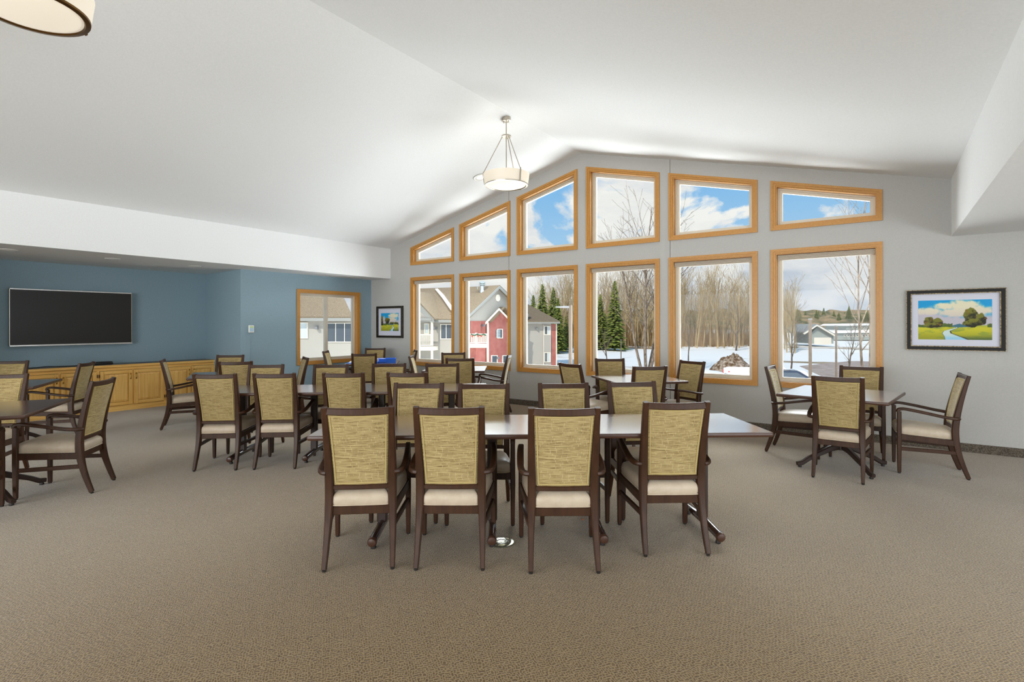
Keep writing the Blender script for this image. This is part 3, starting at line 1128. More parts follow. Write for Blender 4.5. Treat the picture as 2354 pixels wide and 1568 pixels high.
cb = thing('cable_box', 'black cable box with rounded corners on the countertop under the television', 'cable box', (XC - .22, 3.2, .790))
G().bx(-.06, .06, -.15, .15, .004, .032, .006, 2).obj('body', M_blackp, cb)
G().bx(-.055, .055, -.07, .145, .033, .050, .01, 2).obj('hub', M_blackp, cb)
for s in (-.12, .12):
    G().bx(-.05, .05, s - .01, s + .01, 0, .005).obj('foot', M_glide, cb)
cord = G()
pts = []
for k in range(40):
    t = k / 39
    pts.append((XC - .2 + .05 * math.sin(t * 9), 3.05 - 1.0 * t, .796 + .012 * max(0, math.sin(t * 14)) * (1 - t)))
cord.tube(pts, .006, 8)
tag(cord.obj('power_cord', M_blackp), 'black power cord trailing along the countertop from the cable box', 'cord')

th = thing('thermostat', 'white wall thermostat with green and blue display on the blue wall', 'thermostat', (XB, 5.062, 1.383))
G().bx(0, .03, -.052, .052, -.07, .07, .016, 3).obj('case', M_white, th)
G().bx(.028, .032, -.034, .034, .022, .05, .002).obj('display', M_lcdg, th)
G().bx(.028, .032, -.034, .034, -.045, .02, .002).obj('display', M_lcdb, th)
struct(G().bx(XB, XB + .006, 5.056, 5.066, .1, 1.31).obj('trim_3', M_blue))

# ------------------------------------------------------------------ paintings
def S(a, b, x):
    t = max(0, min(1, (x - a) / (b - a)))
    return t * t * (3 - 2 * t)


def mixc(a, b, t):
    return tuple(a[i] + (b[i] - a[i]) * t for i in range(3))


def fb(x, y, s, seed=0.0):
    return noise.fractal(V((x * s + seed, y * s, seed * 1.7)), 1.0, 2.0, 4) * .5 + .5


def blob(x, y, cx, cy, rx, ry, seed, asp):
    n = (fb(x * asp, y, 9, seed) - .5) * .9
    d = ((x - cx) / rx) ** 2 + ((y - cy) / ry) ** 2
    return d + n * 1.1


def meadow(x, y, asp, big):
    """x 0..1, y 0..1 from the bottom: sRGB of a meadow picture"""
    hor = .36 if big else .38
    if y > hor:
        t = (y - hor) / (1 - hor)
        sky = mixc((188, 182, 192), (10, 150, 208), S(.36, .66, t + .5 * (fb(x * asp, y, 2.6, 3) - .5)))
        cl = 0
        for cx, cy, rx, ry in ((.38, .84, .17, .10), (.62, .84, .24, .17), (.80, .72, .22, .15), (.52, .68, .26, .11), (.14, .72, .20, .10)) if big else ((.72, .85, .3, .16), (.6, .65, .3, .13)):
            cl = max(cl, 1 - S(.35, 1.35, blob(x, y, cx, cy, rx, ry, cx * 9, asp)))
        c = mixc(sky, mixc((205, 192, 186), (224, 216, 186), S(.45, .9, y)), cl)
    else:
        t = y / hor
        c = mixc((150, 150, 30), (196, 190, 40), S(.0, .8, t))
        c = mixc(c, (120, 142, 60), .6 * S(.5, .7, fb(x * 2, y * 6, 3, 8)))
        if x > .5:
            c = mixc(c, (78, 96, 50), S(.14, .0, y + .06 * (1 - x)) if y < .2 else 0)
        c = mixc(c, (150, 165, 70), S(.8, 1, t) * .6)
        # winding stream
        if big:
            ctr = .49 + .09 * math.sin((y - .02) * 9.5) - (.28 - y) * .12
            ctr = lerp_tab([(0, .53), (.08, .47), (.16, .395), (.22, .40), (.26, .47), (.30, .54), (.32, .52)], y)
            wid = lerp_tab([(0, .15), (.08, .10), (.16, .055), (.22, .038), (.27, .024), (.30, .012), (.32, 0)], y)
        else:
            ctr = lerp_tab([(0, .60), (.1, .64), (.18, .72), (.26, .66), (.3, .6)], y)
            wid = lerp_tab([(0, .08), (.1, .06), (.18, .045), (.26, .02), (.3, 0)], y)
        dx = x - ctr
        if abs(dx) < wid:
            c = mixc((196, 214, 210), (150, 200, 226), S(.14, .02, y))
        elif 0 < dx - wid < (.030 * (1.1 - t) + .004) * (.5 + fb(y * 3, x, 8, 4)) or -(.007) < dx + wid < 0:
            c = (58, 58, 26)
    # far shrubs, then the trees
    if hor - .03 - .03 * fb(x * asp, 1, 8, 6) < y < hor - .01 + .10 * fb(x * asp, 0, 9, 2):
        if x < .48 or x > .94:
            c = mixc((58, 84, 40), (92, 108, 40), fb(x * asp, y, 18, 5))
        elif y < hor + .045 * (1 - abs(x - .57) / .09):
            c = (62, 108, 126)
    trees = ((.145, .46, .08, .125, 21), (.275, .44, .068, .11, 33), (.21, .36, .14, .06, 12), (.72, .60, .10, .19, 44), (.86, .52, .075, .15, 51), (.76, .42, .15, .10, 60)) if big else \
        ((.36, .58, .14, .17, 21), (.05, .55, .08, .28, 44), (.62, .44, .16, .06, 33), (.85, .44, .14, .06, 51))
    for cx, cy, rx, ry, sd in trees:
        if blob(x, y, cx, cy, rx, ry, sd * .37, asp) < .95:
            k = fb(x * asp, y, 16, sd)
            lit = S(-.7, .7, (y - cy) / ry - (x - cx) / rx * .5 + (k - .5) * 2)
            c = mixc((34, 34, 16), (116, 116, 34), lit)
            c = mixc(c, (150, 96, 30), .5 * S(.62, .8, fb(x * asp, y, 10, sd + 3)))
    return c


def painting(x0, x1, z0, z1, label, big, fw, mw, seed):
    cx, cz = (x0 + x1) / 2, (z0 + z1) / 2
    W, H = (x1 - x0) / 2, (z1 - z0) / 2
    root = thing('framed_painting', label, 'painting', (cx, D, cz))

    def tfp(x, z, d):
        return (x, -d, z)

    rect = lambda a, b: [(-a, -b), (a, -b), (a, b), (-a, b)]
    f = frame_bars(rect(W, H), rect(W - fw, H - fw), tfp, 0, .03).obj('frame', M_frame, root)
    frame_bars(rect(W, H), rect(W - .007, H - .007), tfp, .028, .034).obj('outer_edge', M_gold, f)
    frame_bars(rect(W - fw * .82, H - fw * .82), rect(W - fw, H - fw), tfp, .02, .033).obj('inner_edge', M_gold, f)
    mwx, mwz = mw
    G().bx(-W + fw * .9, W - fw * .9, -.012, -.004, -H + fw * .9, H - fw * .9).obj('mat_board', M_mat, root)
    a, b = W - fw - mwx, H - fw - mwz
    nx, nz = (168, 100) if big else (90, 70)
    me = bpy.data.meshes.new('print')
    vs, fs = [], []
    for j in range(nz + 1):
        for i in range(nx + 1):
            vs.append((-a + 2 * a * i / nx, -.0135, -b + 2 * b * j / nz))
    for j in range(nz):
        for i in range(nx):
            k = j * (nx + 1) + i
            fs.append((k, k + 1, k + nx + 2, k + nx + 1))
    me.from_pydata(vs, [], fs)
    ca = me.color_attributes.new('paint', 'FLOAT_COLOR', 'POINT')
    asp = a / b
    cols = []
    for j in range(nz + 1):
        for i in range(nx + 1):
            acc = [0, 0, 0]
            for ax in (-.33, 0, .33):
                for ay in (-.33, 0, .33):
                    q = lin(meadow(min(1, max(0, (i + ax) / nx)), min(1, max(0, (j + ay) / nz)), asp, big))
                    acc = [acc[c] + q[c] / 9 for c in range(3)]
            cols += acc + [1.0]
    ca.data.foreach_set('color', cols)
    me.materials.append(M_paint)
    link('print', me, root)
    return root


painting(.193, 1.068, 1.146, 1.848, 'large framed meadow and stream painting with wide white mat', True, .052, (.062, .072), 1)
painting(-9.288, -8.445, 1.169, 1.865, 'small framed meadow painting in the corner beyond the blue wall', False, .052, (.085, .10), 2)

# ------------------------------------------------------------------ things on the blue trays table
ang = R(44)
tu = V((math.cos(ang), math.sin(ang), 0))
tv_ = V((-math.sin(ang), math.cos(ang), 0))
tc_ = V((-7.88, 6.54, ZT))


def tray(a, b, rz, lx, ly, h, label, tilt=0.0, m=None, dz=0.0):
    r = thing('plastic_tray', label, 'tray', tc_ + tu * a + tv_ * b + V((0, 0, dz)), ang + rz, 'blue plastic trays')
    r.rotation_euler = (tilt, 0, ang + rz)
    G().bx(-lx / 2, lx / 2, -ly / 2, ly / 2, 0, .008).obj('base', m or M_bluep, r)
    w_ = G()
    for x0, x1, y0, y1 in ((-lx / 2, lx / 2, -ly / 2, -ly / 2 + .008), (-lx / 2, lx / 2, ly / 2 - .008, ly / 2), (-lx / 2, -lx / 2 + .008, -ly / 2, ly / 2), (lx / 2 - .008, lx / 2, -ly / 2, ly / 2)):
        w_.bx(x0, x1, y0, y1, 0, h, .002)
    w_.obj('side', M_bluep, r)
    frame_bars([(-lx / 2 - .012, -ly / 2 - .012), (lx / 2 + .012, -ly / 2 - .012), (lx / 2 + .012, ly / 2 + .012), (-lx / 2 - .012, ly / 2 + .012)],
               [(-lx / 2, -ly / 2), (lx / 2, -ly / 2), (lx / 2, ly / 2), (-lx / 2, ly / 2)], lambda x, y, d: (x, y, h - d), 0, .008).obj('rim', M_bluep, r)
    return r


tray(.27, -.10, .1, .30, .22, .075, 'deep blue plastic tray at the painting end of the corner table')
tray(-.02, -.30, -.1, .26, .16, .03, 'shallow blue plastic tray lying flat behind the chair back')
tray(.08, -.20, .25, .30, .17, .028, 'blue plastic tray propped aslant on the deep one', R(0), None, .0)
lid = bpy.data.objects[-1] if False else None
bx_ = tag(G().box(tc_ + tu * .10 + tv_ * -.04 + V((0, 0, .035)), (.26, .2, .07), ang + .2, .012, 2).obj('storage_tub', M_clear), 'milky lidded storage tub among the blue trays', 'tub')
for k in range(3):
    tag(G().box(tc_ + tu * (-.31 + .02 * k) + tv_ * (-.12 + .05 * k) + V((0, 0, .004 + .007 * k)), (.26, .34, .006), ang + .08 * k).obj('paper_pad', M_paper if k else M_bluep),
        ['blue-edged folder under the white paper pads', 'white paper pad resting on the blue folder', 'topmost white paper pad on the corner table'][k], 'paper')

# floor outlet and scrap
fo = thing('floor_outlet', 'shiny round metal floor outlet cover in the carpet by a table foot', 'floor outlet', (-2.085, 2.80, 0))
G().lathe([(.088, 0), (.088, .004), (.080, .008), (.058, .008), (.056, .006), (.05, .006)], n=40).obj('cover_plate', M_brassd, fo)
G().lathe([(.046, .006), (.046, .0095), (.02, .010)], n=32).obj('lid', M_brassd, fo)
G().tube([V((.034 * math.cos(2 * math.pi * k / 24), .034 * math.sin(2 * math.pi * k / 24), .0105)) for k in range(24)], .003, 6, True).obj('lid_ring', M_silver, fo)
tag(G().prism([(-1.85, 3.475, .001), (-1.835, 3.470, .001), (-1.826, 3.483, .004), (-1.843, 3.492, .002)], (0, 0, .003)).obj('paper_scrap', M_orange), 'tiny orange paper scrap on the carpet under the long table', 'scrap')

# ================================================================== outdoors
GZ = -3.2


def at(px, d, z):
    """ground-plan point: d metres ahead of the viewpoint, seen at column px, at height z"""
    p = FWD * d + RGT0 * ((px - CX) / FPX * d)
    return V((p.x, p.y, z))


def zat(py, d):
    return EYE - (py - CY) / FPX * d


M_snow = mat('snow_with_thawed_turf', (236, 236, 238), 0.9, 0.2)
nt = M_snow.node_tree
ns = N(nt, 'ShaderNodeTexNoise', i_Scale=1.0, i_Detail=6.0, i_Roughness=0.62)
nt.links.new(coords(M_snow, (.05, .16, .1), rot=(0, 0, R(-35.5))), ns.inputs['Vector'])
rs_ = ramp(nt, [(0.0, lin((250, 246, 239))), (0.56, lin((248, 243, 235))), (0.60, lin((186, 166, 138))), (0.68, lin((140, 120, 94)))])
nt.links.new(ns.outputs[0], rs_.inputs[0])
nt.links.new(rs_.outputs[0], bsdf(M_snow).inputs['Base Color'])
M_clean = mat('clean_snow', (250, 246, 239), 0.9, 0.2)
M_asph = mat('wet_asphalt', (112, 98, 90), 0.8, 0.3)
noisy(M_asph, (166, 144, 130), (192, 172, 158), (1, 1, 1), 1.2, 5)
M_dirt = mat('ploughed_dirt', (128, 104, 82), 0.95, 0.1)
noisy(M_dirt, (104, 80, 58), (206, 190, 172), (1, 1, 1), 3.2, 6, .42, .74)
M_bark = mat('pale_aspen_bark', (180, 154, 112), 0.9, 0.1)
noisy(M_bark, (148, 122, 84), (200, 180, 142), (1, 1, .3), 1.4, 4)
M_bark2 = mat('grey_brown_bark', (150, 134, 118), 0.9, 0.1)
noisy(M_bark2, (84, 72, 62), (134, 120, 106), (3, 3, 1), 3, 4)
M_brush = mat('tan_brush', (176, 148, 108), 0.95, 0.1)
noisy(M_brush, (122, 94, 60), (186, 156, 112), (1, 1, .4), .9, 4)
M_ever = mat('spruce_needles', (74, 92, 44), 0.9, 0.1)
noisy(M_ever, (66, 82, 40), (140, 146, 68), (1, 1, 1), 2.2, 4)
M_hill = mat('wooded_hillside', (128, 112, 80), 0.95, 0.1)
noisy(M_hill, (96, 98, 60), (176, 146, 108), (.12, .12, .3), 1.2, 7, .38, .58)
M_siding = mat('grey_lap_siding', (206, 204, 200), 0.8, 0.2)
nt = M_siding.node_tree
wv = N(nt, 'ShaderNodeTexWave', wave_type='BANDS', bands_direction='Z', wave_profile='SAW', i_Scale=4.2, i_Distortion=0.0)
nt.links.new(coords(M_siding), wv.inputs['Vector'])
rw = ramp(nt, [(0, lin((162, 157, 148))), (.12, lin((176, 171, 162))), (1, lin((172, 167, 158)))])
nt.links.new(wv.outputs[0], rw.inputs[0])
nt.links.new(rw.outputs[0], bsdf(M_siding).inputs['Base Color'])
M_red = mat('brick_red_siding', (178, 96, 90), 0.85, 0.15)
noisy(M_red, (166, 100, 92), (178, 116, 106), (1, 1, 1), 1.5, 5)
M_shing = mat('brown_shingles', (172, 152, 128), 0.95, 0.1)
noisy(M_shing, (112, 98, 82), (142, 127, 106), (9, 9, 26), 1.6, 6)
M_htrim = mat('cream_house_trim', (236, 228, 212), 0.6)
M_fas = mat('grey_fascia', (150, 150, 145), 0.6)
M_hglass = mat('dark_house_glass', (84, 92, 100), 0.08, 0.6)
M_hblind = mat('pale_house_blind', (196, 206, 208), 0.5)
M_vent = mat('galvanised_vent', (190, 200, 200), 0.35, 0.5, 0.6)
M_post = mat('tan_lamp_post', (116, 103, 90), 0.5, 0.4)
M_head = mat('grey_lamp_head', (130, 130, 132), 0.5)
M_carw = mat('white_car_paint', (236, 238, 240), 0.25, 0.6)
M_card = mat('dark_blue_car_paint', (52, 62, 78), 0.2, 0.6)
M_tail = mat('red_tail_light', (210, 34, 38), 0.3)
M_tyre = mat('black_tyre', (28, 28, 29), 0.8)
M_garl = mat('green_garland', (56, 86, 60), 0.9)
M_bow = mat('red_bow', (206, 70, 60), 0.6)
M_gsid = mat('pale_green_siding', (158, 164, 158), 0.8)

# ground: field of snow, lot, banks
gg = G()
n_ = 110
gv = [[None] * (n_ + 1) for _ in range(n_ + 1)]
for i in range(n_ + 1):
    for j in range(n_ + 1):
        d = 9 + 420 * (j / n_) ** 2.2
        lat = (-1.1 + 2.5 * i / n_) * (d + 14)
        p = FWD * d + RGT0 * lat
        rise = .75 * S(60, 100, d) + 1.2 * S(130, 300, d)
        gv[i][j] = gg.bm.verts.new((p.x, p.y, GZ + rise + .18 * (noise.noise(V((p.x * .08, p.y * .08, 0)))) * S(62, 100, d)))
for i in range(n_):
    for j in range(n_):
        gg.bm.faces.new((gv[i][j], gv[i + 1][j], gv[i + 1][j + 1], gv[i][j + 1]))
struct(gg.obj('ground', M_snow))


def patch(name, pts, m, h=.03):
    return struct(G().prism([at(px, d, GZ - .05) for px, d in pts], (0, 0, .09)).obj(name, m, smooth=0))


patch('ground_parking', [(1300, 27), (2250, 27), (2250, 33), (1800, 38), (1690, 47), (1560, 46), (1500, 36)], M_asph)
patch('ground_drive', [(1838, 58), (1905, 44), (1985, 47), (2200, 50), (2220, 58), (1960, 66)], M_asph)


def heap(name, px, d, rx, ry, h, m, seed, lab=None, cat='heap'):
    c = at(px, d, GZ)
    gg = G()
    n, k = 64, 20
    rs = []
    for j in range(k + 1):
        t = j / k
        ring = []
        for i in range(n):
            a = 2 * math.pi * i / n
            q = V((math.cos(a) * rx * (1 - t), math.sin(a) * ry * (1 - t), 0))
            nz_ = noise.noise(V((q.x * .9 + seed, q.y * .9, seed))) + .8 * noise.noise(V((q.x * 2.5 + seed, q.y * 2.5, 1))) + .5 * noise.noise(V((q.x * 6 + seed, q.y * 6, 3)))
            q.z = h * (t ** .8) * (1 + .35 * nz_) - (.15 if j == 0 else 0)
            wq = RGT0 * q.x + FWD * q.y
            ring.append(V((wq.x, wq.y, max(q.z, -.2))))
        rs.append(ring)
    o = gg.rings(rs).obj(name, m, None, 50, c)
    if lab:
        tag(o, lab, cat)
    return o


heap('dirt_mound', 1683, 52, 2.3, 1.8, 1.75, M_dirt, 3, 'brown ploughed mound of dirt and snow beyond the parked pickup', 'mound')
heap('snow_bank', 1560, 50, 4.5, 1.5, .7, M_clean, 9, 'low white snow bank before the dirt mound, behind the armchair', 'snow bank')
heap('snow_bank', 1840, 41, 2.6, 1.4, .8, M_clean, 14, 'white snow bank at the edge of the drive under the last tall window', 'snow bank')
heap('snow_bank', 1935, 36, 3.0, 1.4, .9, M_clean, 19, 'white snow bank behind the armchair backed to the window wall', 'snow bank')


# ---------------------------------------------------------------- trees
def grow(gg, p, d, ln, r, lev, rnd, spread, up, kids, sides, rmin):
    n = 4 if lev == 0 else 3
    pts, rad = [p.copy()], [r]
    q = p.copy()
    dd = d.copy()
    for i in range(n):
        dd = (dd + V((rnd.uniform(-1, 1), rnd.uniform(-1, 1), rnd.uniform(-.3, 1) * up)) * (.10 if lev == 0 else .22)).normalized()
        q = q + dd * ln / n
        pts.append(q.copy())
        rad.append(max(rmin, r * (1 - .82 * (i + 1) / n)))
    gg.tube(pts, rad, sides[lev], cap=False)
    if lev + 1 >= len(kids):
        return
    for k in range(kids[lev]):
        t = (.28 if lev == 0 else .2) + (.70 if lev == 0 else .78) * (k + rnd.random()) / kids[lev]
        x = t * n
        i = min(n - 1, int(x))
        s = pts[i].lerp(pts[i + 1], x - i)
        rr = rad[i] + (rad[i + 1] - rad[i]) * (x - i)
        base = (pts[i + 1] - pts[i]).normalized()
        a = rnd.uniform(0, 2 * math.pi)
        side = base.orthogonal()
        side.rotate(Matrix.Rotation(a, 3, base))
        nd = (base * (1 - spread * .55) + side.normalized() * spread + V((0, 0, up * .35))).normalized()
        grow(gg, s, nd, ln * (.52 if lev == 0 else .5) * (1.1 - .55 * t) * rnd.uniform(.7, 1.15), max(rmin, rr * .55), lev + 1, rnd, spread, up, kids, sides, rmin)


def bare_mesh(name, seed, h, r, spread, up, kids, m, stems=1, lean=.12, rmin=.008):
    rnd = random.Random(seed)
    gg = G()
    for s in range(stems):
        a = 2 * math.pi * s / max(1, stems) + rnd.random()
        d0 = V((math.cos(a) * lean, math.sin(a) * lean, 1)).normalized() if stems > 1 else V((rnd.uniform(-.05, .05), rnd.uniform(-.05, .05), 1)).normalized()
        grow(gg, V((math.cos(a), math.sin(a), 0)) * (.25 if stems > 1 else 0) + V((0, 0, -.2)), d0, h * rnd.uniform(.85, 1.05), r * rnd.uniform(.8, 1.1), 0, rnd, spread, up, kids, (5, 3, 3, 3), rmin)
    return gg.mesh(name, m, 0)


aspen = [bare_mesh('aspen_tree', 100 + k, 12.6, .15, .5, .9, (13, 5, 3), M_bark, rmin=.017) for k in range(5)]
rnd = random.Random(4)
count = 0
for row, (d0, n) in enumerate(((92, 46), (98, 50), (105, 54), (113, 50))):
    for k in range(n):
        px = 1236 + (1815 - 1236) * (k + rnd.random() * .9) / n
        d = d0 + rnd.uniform(-3, 3)
        # the wood thins out past the fifth window
        if px > 1760 and rnd.random() < .55:
            continue
        sc_ = rnd.uniform(.68, .98)
        if px > 1740:
            sc_ *= .85
        o = link('aspen_tree', aspen[count % 5], None, at(px, d, GZ + .75))
        o.rotation_euler = (0, 0, rnd.uniform(0, 6.28))
        o.scale = (sc_, sc_, sc_ * rnd.uniform(.92, 1.1))
        tag(o, 'bare tan aspen, one of the leafless wood beyond the snow field', 'tree', 'bare aspens in the wood')
        count += 1

# low brush inside the wood: a tangle of thin stems nobody could count
rnd = random.Random(11)
gg = G()
for k in range(9000):
    px = 1232 + 560 * rnd.random()
    d = 93 + 28 * rnd.random()
    b = at(px, d, GZ + .5)
    hgt = rnd.uniform(1.2, 5.2) * (1.15 if px < 1560 else .85)
    tip = b + V((rnd.uniform(-.7, .7), rnd.uniform(-.7, .7), hgt))
    ww = rnd.uniform(.025, .06)
    a, c = gg.bm.verts.new(b + RGT0 * ww), gg.bm.verts.new(b - RGT0 * ww)
    e, f = gg.bm.verts.new(b + FWD * ww), gg.bm.verts.new(tip)
    gg.bm.faces.new((a, c, f))
    gg.bm.faces.new((c, e, f))
    gg.bm.faces.new((e, a, f))
tag(gg.obj('undergrowth', M_brush, None, 0), 'tan undergrowth filling the leafless wood above the snow field', 'undergrowth', None, 'stuff')


def spruce_mesh(name, seed, h, w0):
    rnd = random.Random(seed)
    gg = G()
    gg.tube([(0, 0, -.2), (0, 0, h * .5), (0, 0, h)], [.16, .09, .02], 6)
    z = h * .06
    while z < h * .985:
        t = z / h
        ln = w0 * (1 - t) ** .85 + .12
        nb = 9 if t < .7 else 6
        for k in range(nb):
            a = 2 * math.pi * (k + rnd.random()) / nb
            l2 = ln * rnd.uniform(.7, 1.12)
            d = V((math.cos(a), math.sin(a), 0))
            s = V((-d.y, d.x, 0))
            p0 = V((0, 0, z))
            p1 = p0 + d * l2 * .55 + V((0, 0, -.10 * l2 + .05))
            p2 = p0 + d * l2 + V((0, 0, -.22 * l2 + rnd.uniform(-.1, .1)))
            wd = l2 * .24
            q = [p0, p1 + s * wd + V((0, 0, -.08)), p2, p1 - s * wd + V((0, 0, -.08)), p1 + V((0, 0, .12)), p1 + V((0, 0, -.2 * l2 * .6))]
            vv = [gg.bm.verts.new(x) for x in q]
            for f in ((0, 1, 4), (1, 2, 4), (2, 3, 4), (3, 0, 4), (0, 5, 1), (1, 5, 2), (2, 5, 3), (3, 5, 0)):
                gg.bm.faces.new([vv[x] for x in f])
        z += .17 + .16 * (1 - t)
    return gg.mesh(name, M_ever, 0)


spr = [spruce_mesh('spruce_tree', 40 + k, 10, 2.0) for k in range(3)]
for px, d, h, kk, lab in [(1226, 78, 8.6, 0, 'dark green spruce just above the hipped roof, cut by the third window jamb'),
                          (1247, 80, 10.4, 1, 'broad green spruce rising over the hipped roof end'),
                          (1272, 84, 10.2, 2, 'slender green spruce behind the lamp arm'),
                          (1283, 79, 8.2, 0, 'green spruce directly left-out beside the tan lamp post'),
                          (1301, 82, 5.6, 1, 'small green spruce low beside the tan lamp post'),
                          (1380, 86, 9.2, 2, 'slim green spruce at the jamb of the fourth tall window'),
                          (1413, 84, 11.2, 0, 'tall pointed green spruce in the fourth tall window'),
                          (1392, 90, 6.0, 1, 'small green spruce between the two in the fourth tall window')]:
    o = link('spruce_tree', spr[kk], None, at(px, d, GZ + .5))
    o.scale = (h / 10 * 1.08, h / 10 * 1.08, h / 10)
    o.rotation_euler = (0, 0, px)
    tag(o, lab.replace('directly left-out beside', 'half behind'), 'tree', 'spruces at the wood edge')

# nearer single trees
clump = bare_mesh('clump_tree', 5, 14.5, .15, .62, .75, (12, 6, 4), M_bark2, 5, .2, rmin=.012)
o = link('clump_tree', clump, None, at(1484, 48, GZ))
o.rotation_euler = (0, 0, .6)
tag(o, 'big multi-stemmed bare tree filling the fourth tall window', 'tree')
near = bare_mesh('bare_tree', 23, 11.0, .075, .6, .8, (13, 5, 3), M_bark2, 3, .14, rmin=.008)
o = link('bare_tree', near, None, at(2012, 27, GZ))
o.rotation_euler = (0, 0, 2.0)
tag(o, 'bare slender tree reaching across the last tall window', 'tree')
for px, d, h, sd, lab in [(1816, 47, 5.2, 71, 'small dark bare tree standing in the snow in the last tall window'), (1582, 62, 5.4, 72, 'young bare tree on the snow slope in the fifth tall window'),
                          (1395, 56, 4.0, 73, 'low bare sapling on the snow in the fourth tall window'), (1691, 84, 9.2, 74, 'crooked pale tree behind the dirt mound'),
                          (1950, 42, 4.6, 75, 'twiggy bare sapling over the drive in the last tall window')]:
    me = bare_mesh('bare_tree', sd, h, .09 if h < 7 else .2, .6, .7, (10, 6, 4), M_bark2)
    tag(link('bare_tree', me, None, at(px, d, GZ)), lab, 'tree')
for k in range(9):
    px = 1806 + 30 * k / 9 + rnd.uniform(-3, 3)
    o = link('aspen_tree', aspen[k % 5], None, at(px, 82 + rnd.uniform(-6, 8), GZ + .4))
    o.scale = (.72, .72, .66 + .1 * rnd.random())
    tag(o, 'bare aspen of the grove at the jamb of the last tall window', 'tree', 'aspens at the last window jamb')

# wooded hillside far off
gg = G()
rows = []
for j in range(5):
    t = j / 4
    ring = []
    for i in range(150):
        px = 900 + 1900 * i / 149
        d = 260 + 90 * t
        hh = 15 * t ** .7 + (2.2 * noise.noise(V((px * .05, t * 3, 0))) + 2.4 * noise.noise(V((px * .21, t * 5, 4)))) * (t > .2)
        ring.append(gg.bm.verts.new(at(px, d, GZ - 1 + hh)))
    rows.append(ring)
for a, b in zip(rows, rows[1:]):
    for i in range(149):
        gg.bm.faces.new((a[i], a[i + 1], b[i + 1], b[i]))
struct(gg.obj('hill', M_hill, None, 0))
rnd = random.Random(8)
for k in range(26):
    px = 1790 + 235 * k / 26 + rnd.uniform(-6, 6)
    o = link('spruce_tree', spr[k % 3], None, at(px, 275 + rnd.uniform(0, 60), GZ + 6.5 + rnd.uniform(-1, 2)))
    s_ = rnd.uniform(.35, .7)
    o.scale = (s_ * 1.6, s_ * 1.6, s_)
    tag(o, 'tiny dark evergreen on the far wooded hill', 'tree', 'evergreens on the far hill')


# ---------------------------------------------------------------- apartment building seen through the first three windows
def hit(px, py, p0, nrm):
    d = RGT * ((px - CX) / FPX) - UPV * ((py - CY) / FPX) + FWD
    e = V((0, 0, EYE))
    return e + d * ((p0 - e).dot(nrm) / d.dot(nrm))


class Face:
    """an upright facade through the plan point (px, d), running along direction t"""

    def __init__(s, px, d, tr, tf_):
        s.p0 = at(px, d, 0)
        s.t = (RGT0 * tr + FWD * tf_).normalized()
        s.n = V((s.t.y, -s.t.x, 0))
        if s.n.dot(FWD) > 0:
            s.n = -s.n

    def p(s, px, py, out=0.0):
        return hit(px, py, s.p0 + s.n * out, s.n)

    def slab(s, gg, pts, o0, o1):
        """prism on the facade between two offsets towards the viewer"""
        P = [s.p(a, b, o1) for a, b in pts]
        return gg.prism(P, s.n * (o0 - o1))

    def rect(s, gg, x0, y0, x1, y1, o0, o1):
        return s.slab(gg, [(x0, y0), (x1, y0), (x1, y1), (x0, y1)], o0, o1)


def house_window(root, F, x0, y0, x1, y1, cols=2, blinds=()):
    fr = G()
    e = 1.6
    F.rect(fr, x0, y0, x1, y0 + e, 0, .09)
    F.rect(fr, x0, y1 - e, x1, y1, 0, .09)
    w_ = G()
    F.rect(fr, x0, y0 + e, x0 + e, y1 - e, 0, .09)
    F.rect(fr, x1 - e, y0 + e, x1, y1 - e, 0, .09)
    for k in range(1, cols):
        xm = x0 + (x1 - x0) * k / cols
        F.rect(fr, xm - .6, y0 + e, xm + .6, y1 - e, 0, .07)
    f = fr.obj('window_frame', M_htrim, root, 0)
    for k in range(cols):
        a = x0 + e + (x1 - x0 - 2 * e) * k / cols
        b = x0 + e + (x1 - x0 - 2 * e) * (k + 1) / cols
        F.rect(G(), 0, 0, 0, 0, 0, 0) if False else None
        q = G()
        F.rect(q, a + .2, y0 + e, b - .2, y1 - e, .01, .03)
        q.obj('pane', M_hblind if k in blinds else M_hglass, f, 0)
    return f


apt = thing('apartment_building', 'grey and brick-red apartment building with gabled brown roofs and balconies', 'building', at(1080, 52, GZ))
apt_inv = Matrix.Translation(-apt.location)
_link0 = link


def link(name, data, parent=None, loc=None):
    o = _link0(name, data, parent, loc)
    if parent is not None and (parent is apt or parent.parent is apt) and data is not None and hasattr(data, 'transform') and parent is apt:
        data.transform(apt_inv)
    elif parent is not None and parent.parent is apt and data is not None and hasattr(data, 'transform'):
        data.transform(apt_inv)
    return o


FL = Face(1072, 50, -.93, .36)        # long side to the west of the corner
FG = Face(1080, 50, .62, .78)         # gable end
FBAY = Face(1120, 52.0, .62, .78)     # red bay standing proud of it
FW_ = Face(1217, 57, 1, .10)          # hipped wing
BOT = 872
wl = G()
FL.rect(wl, 930, 734, 1072, BOT, -.3, 0)
wl.obj('wall', M_siding, apt, 0)
wl = G()
FG.slab(wl, [(1080, BOT), (1080, 724), (1149, 661), (1212, 723), (1212, BOT)], -.3, 0)
wl.obj('gable_wall', M_siding, apt, 0)
# red recess with its balcony
wl = G()
FG.rect(wl, 1082, 738, 1122, BOT, .01, .06)
wl.obj('recess_wall', M_red, apt, 0)
wl = G()
FBAY.slab(wl, [(1122, BOT), (1122, 738), (1148, 713), (1168.5, 735), (1168.5, BOT)], -.6, .25)
wl.obj('bay_wall', M_red, apt, 0)
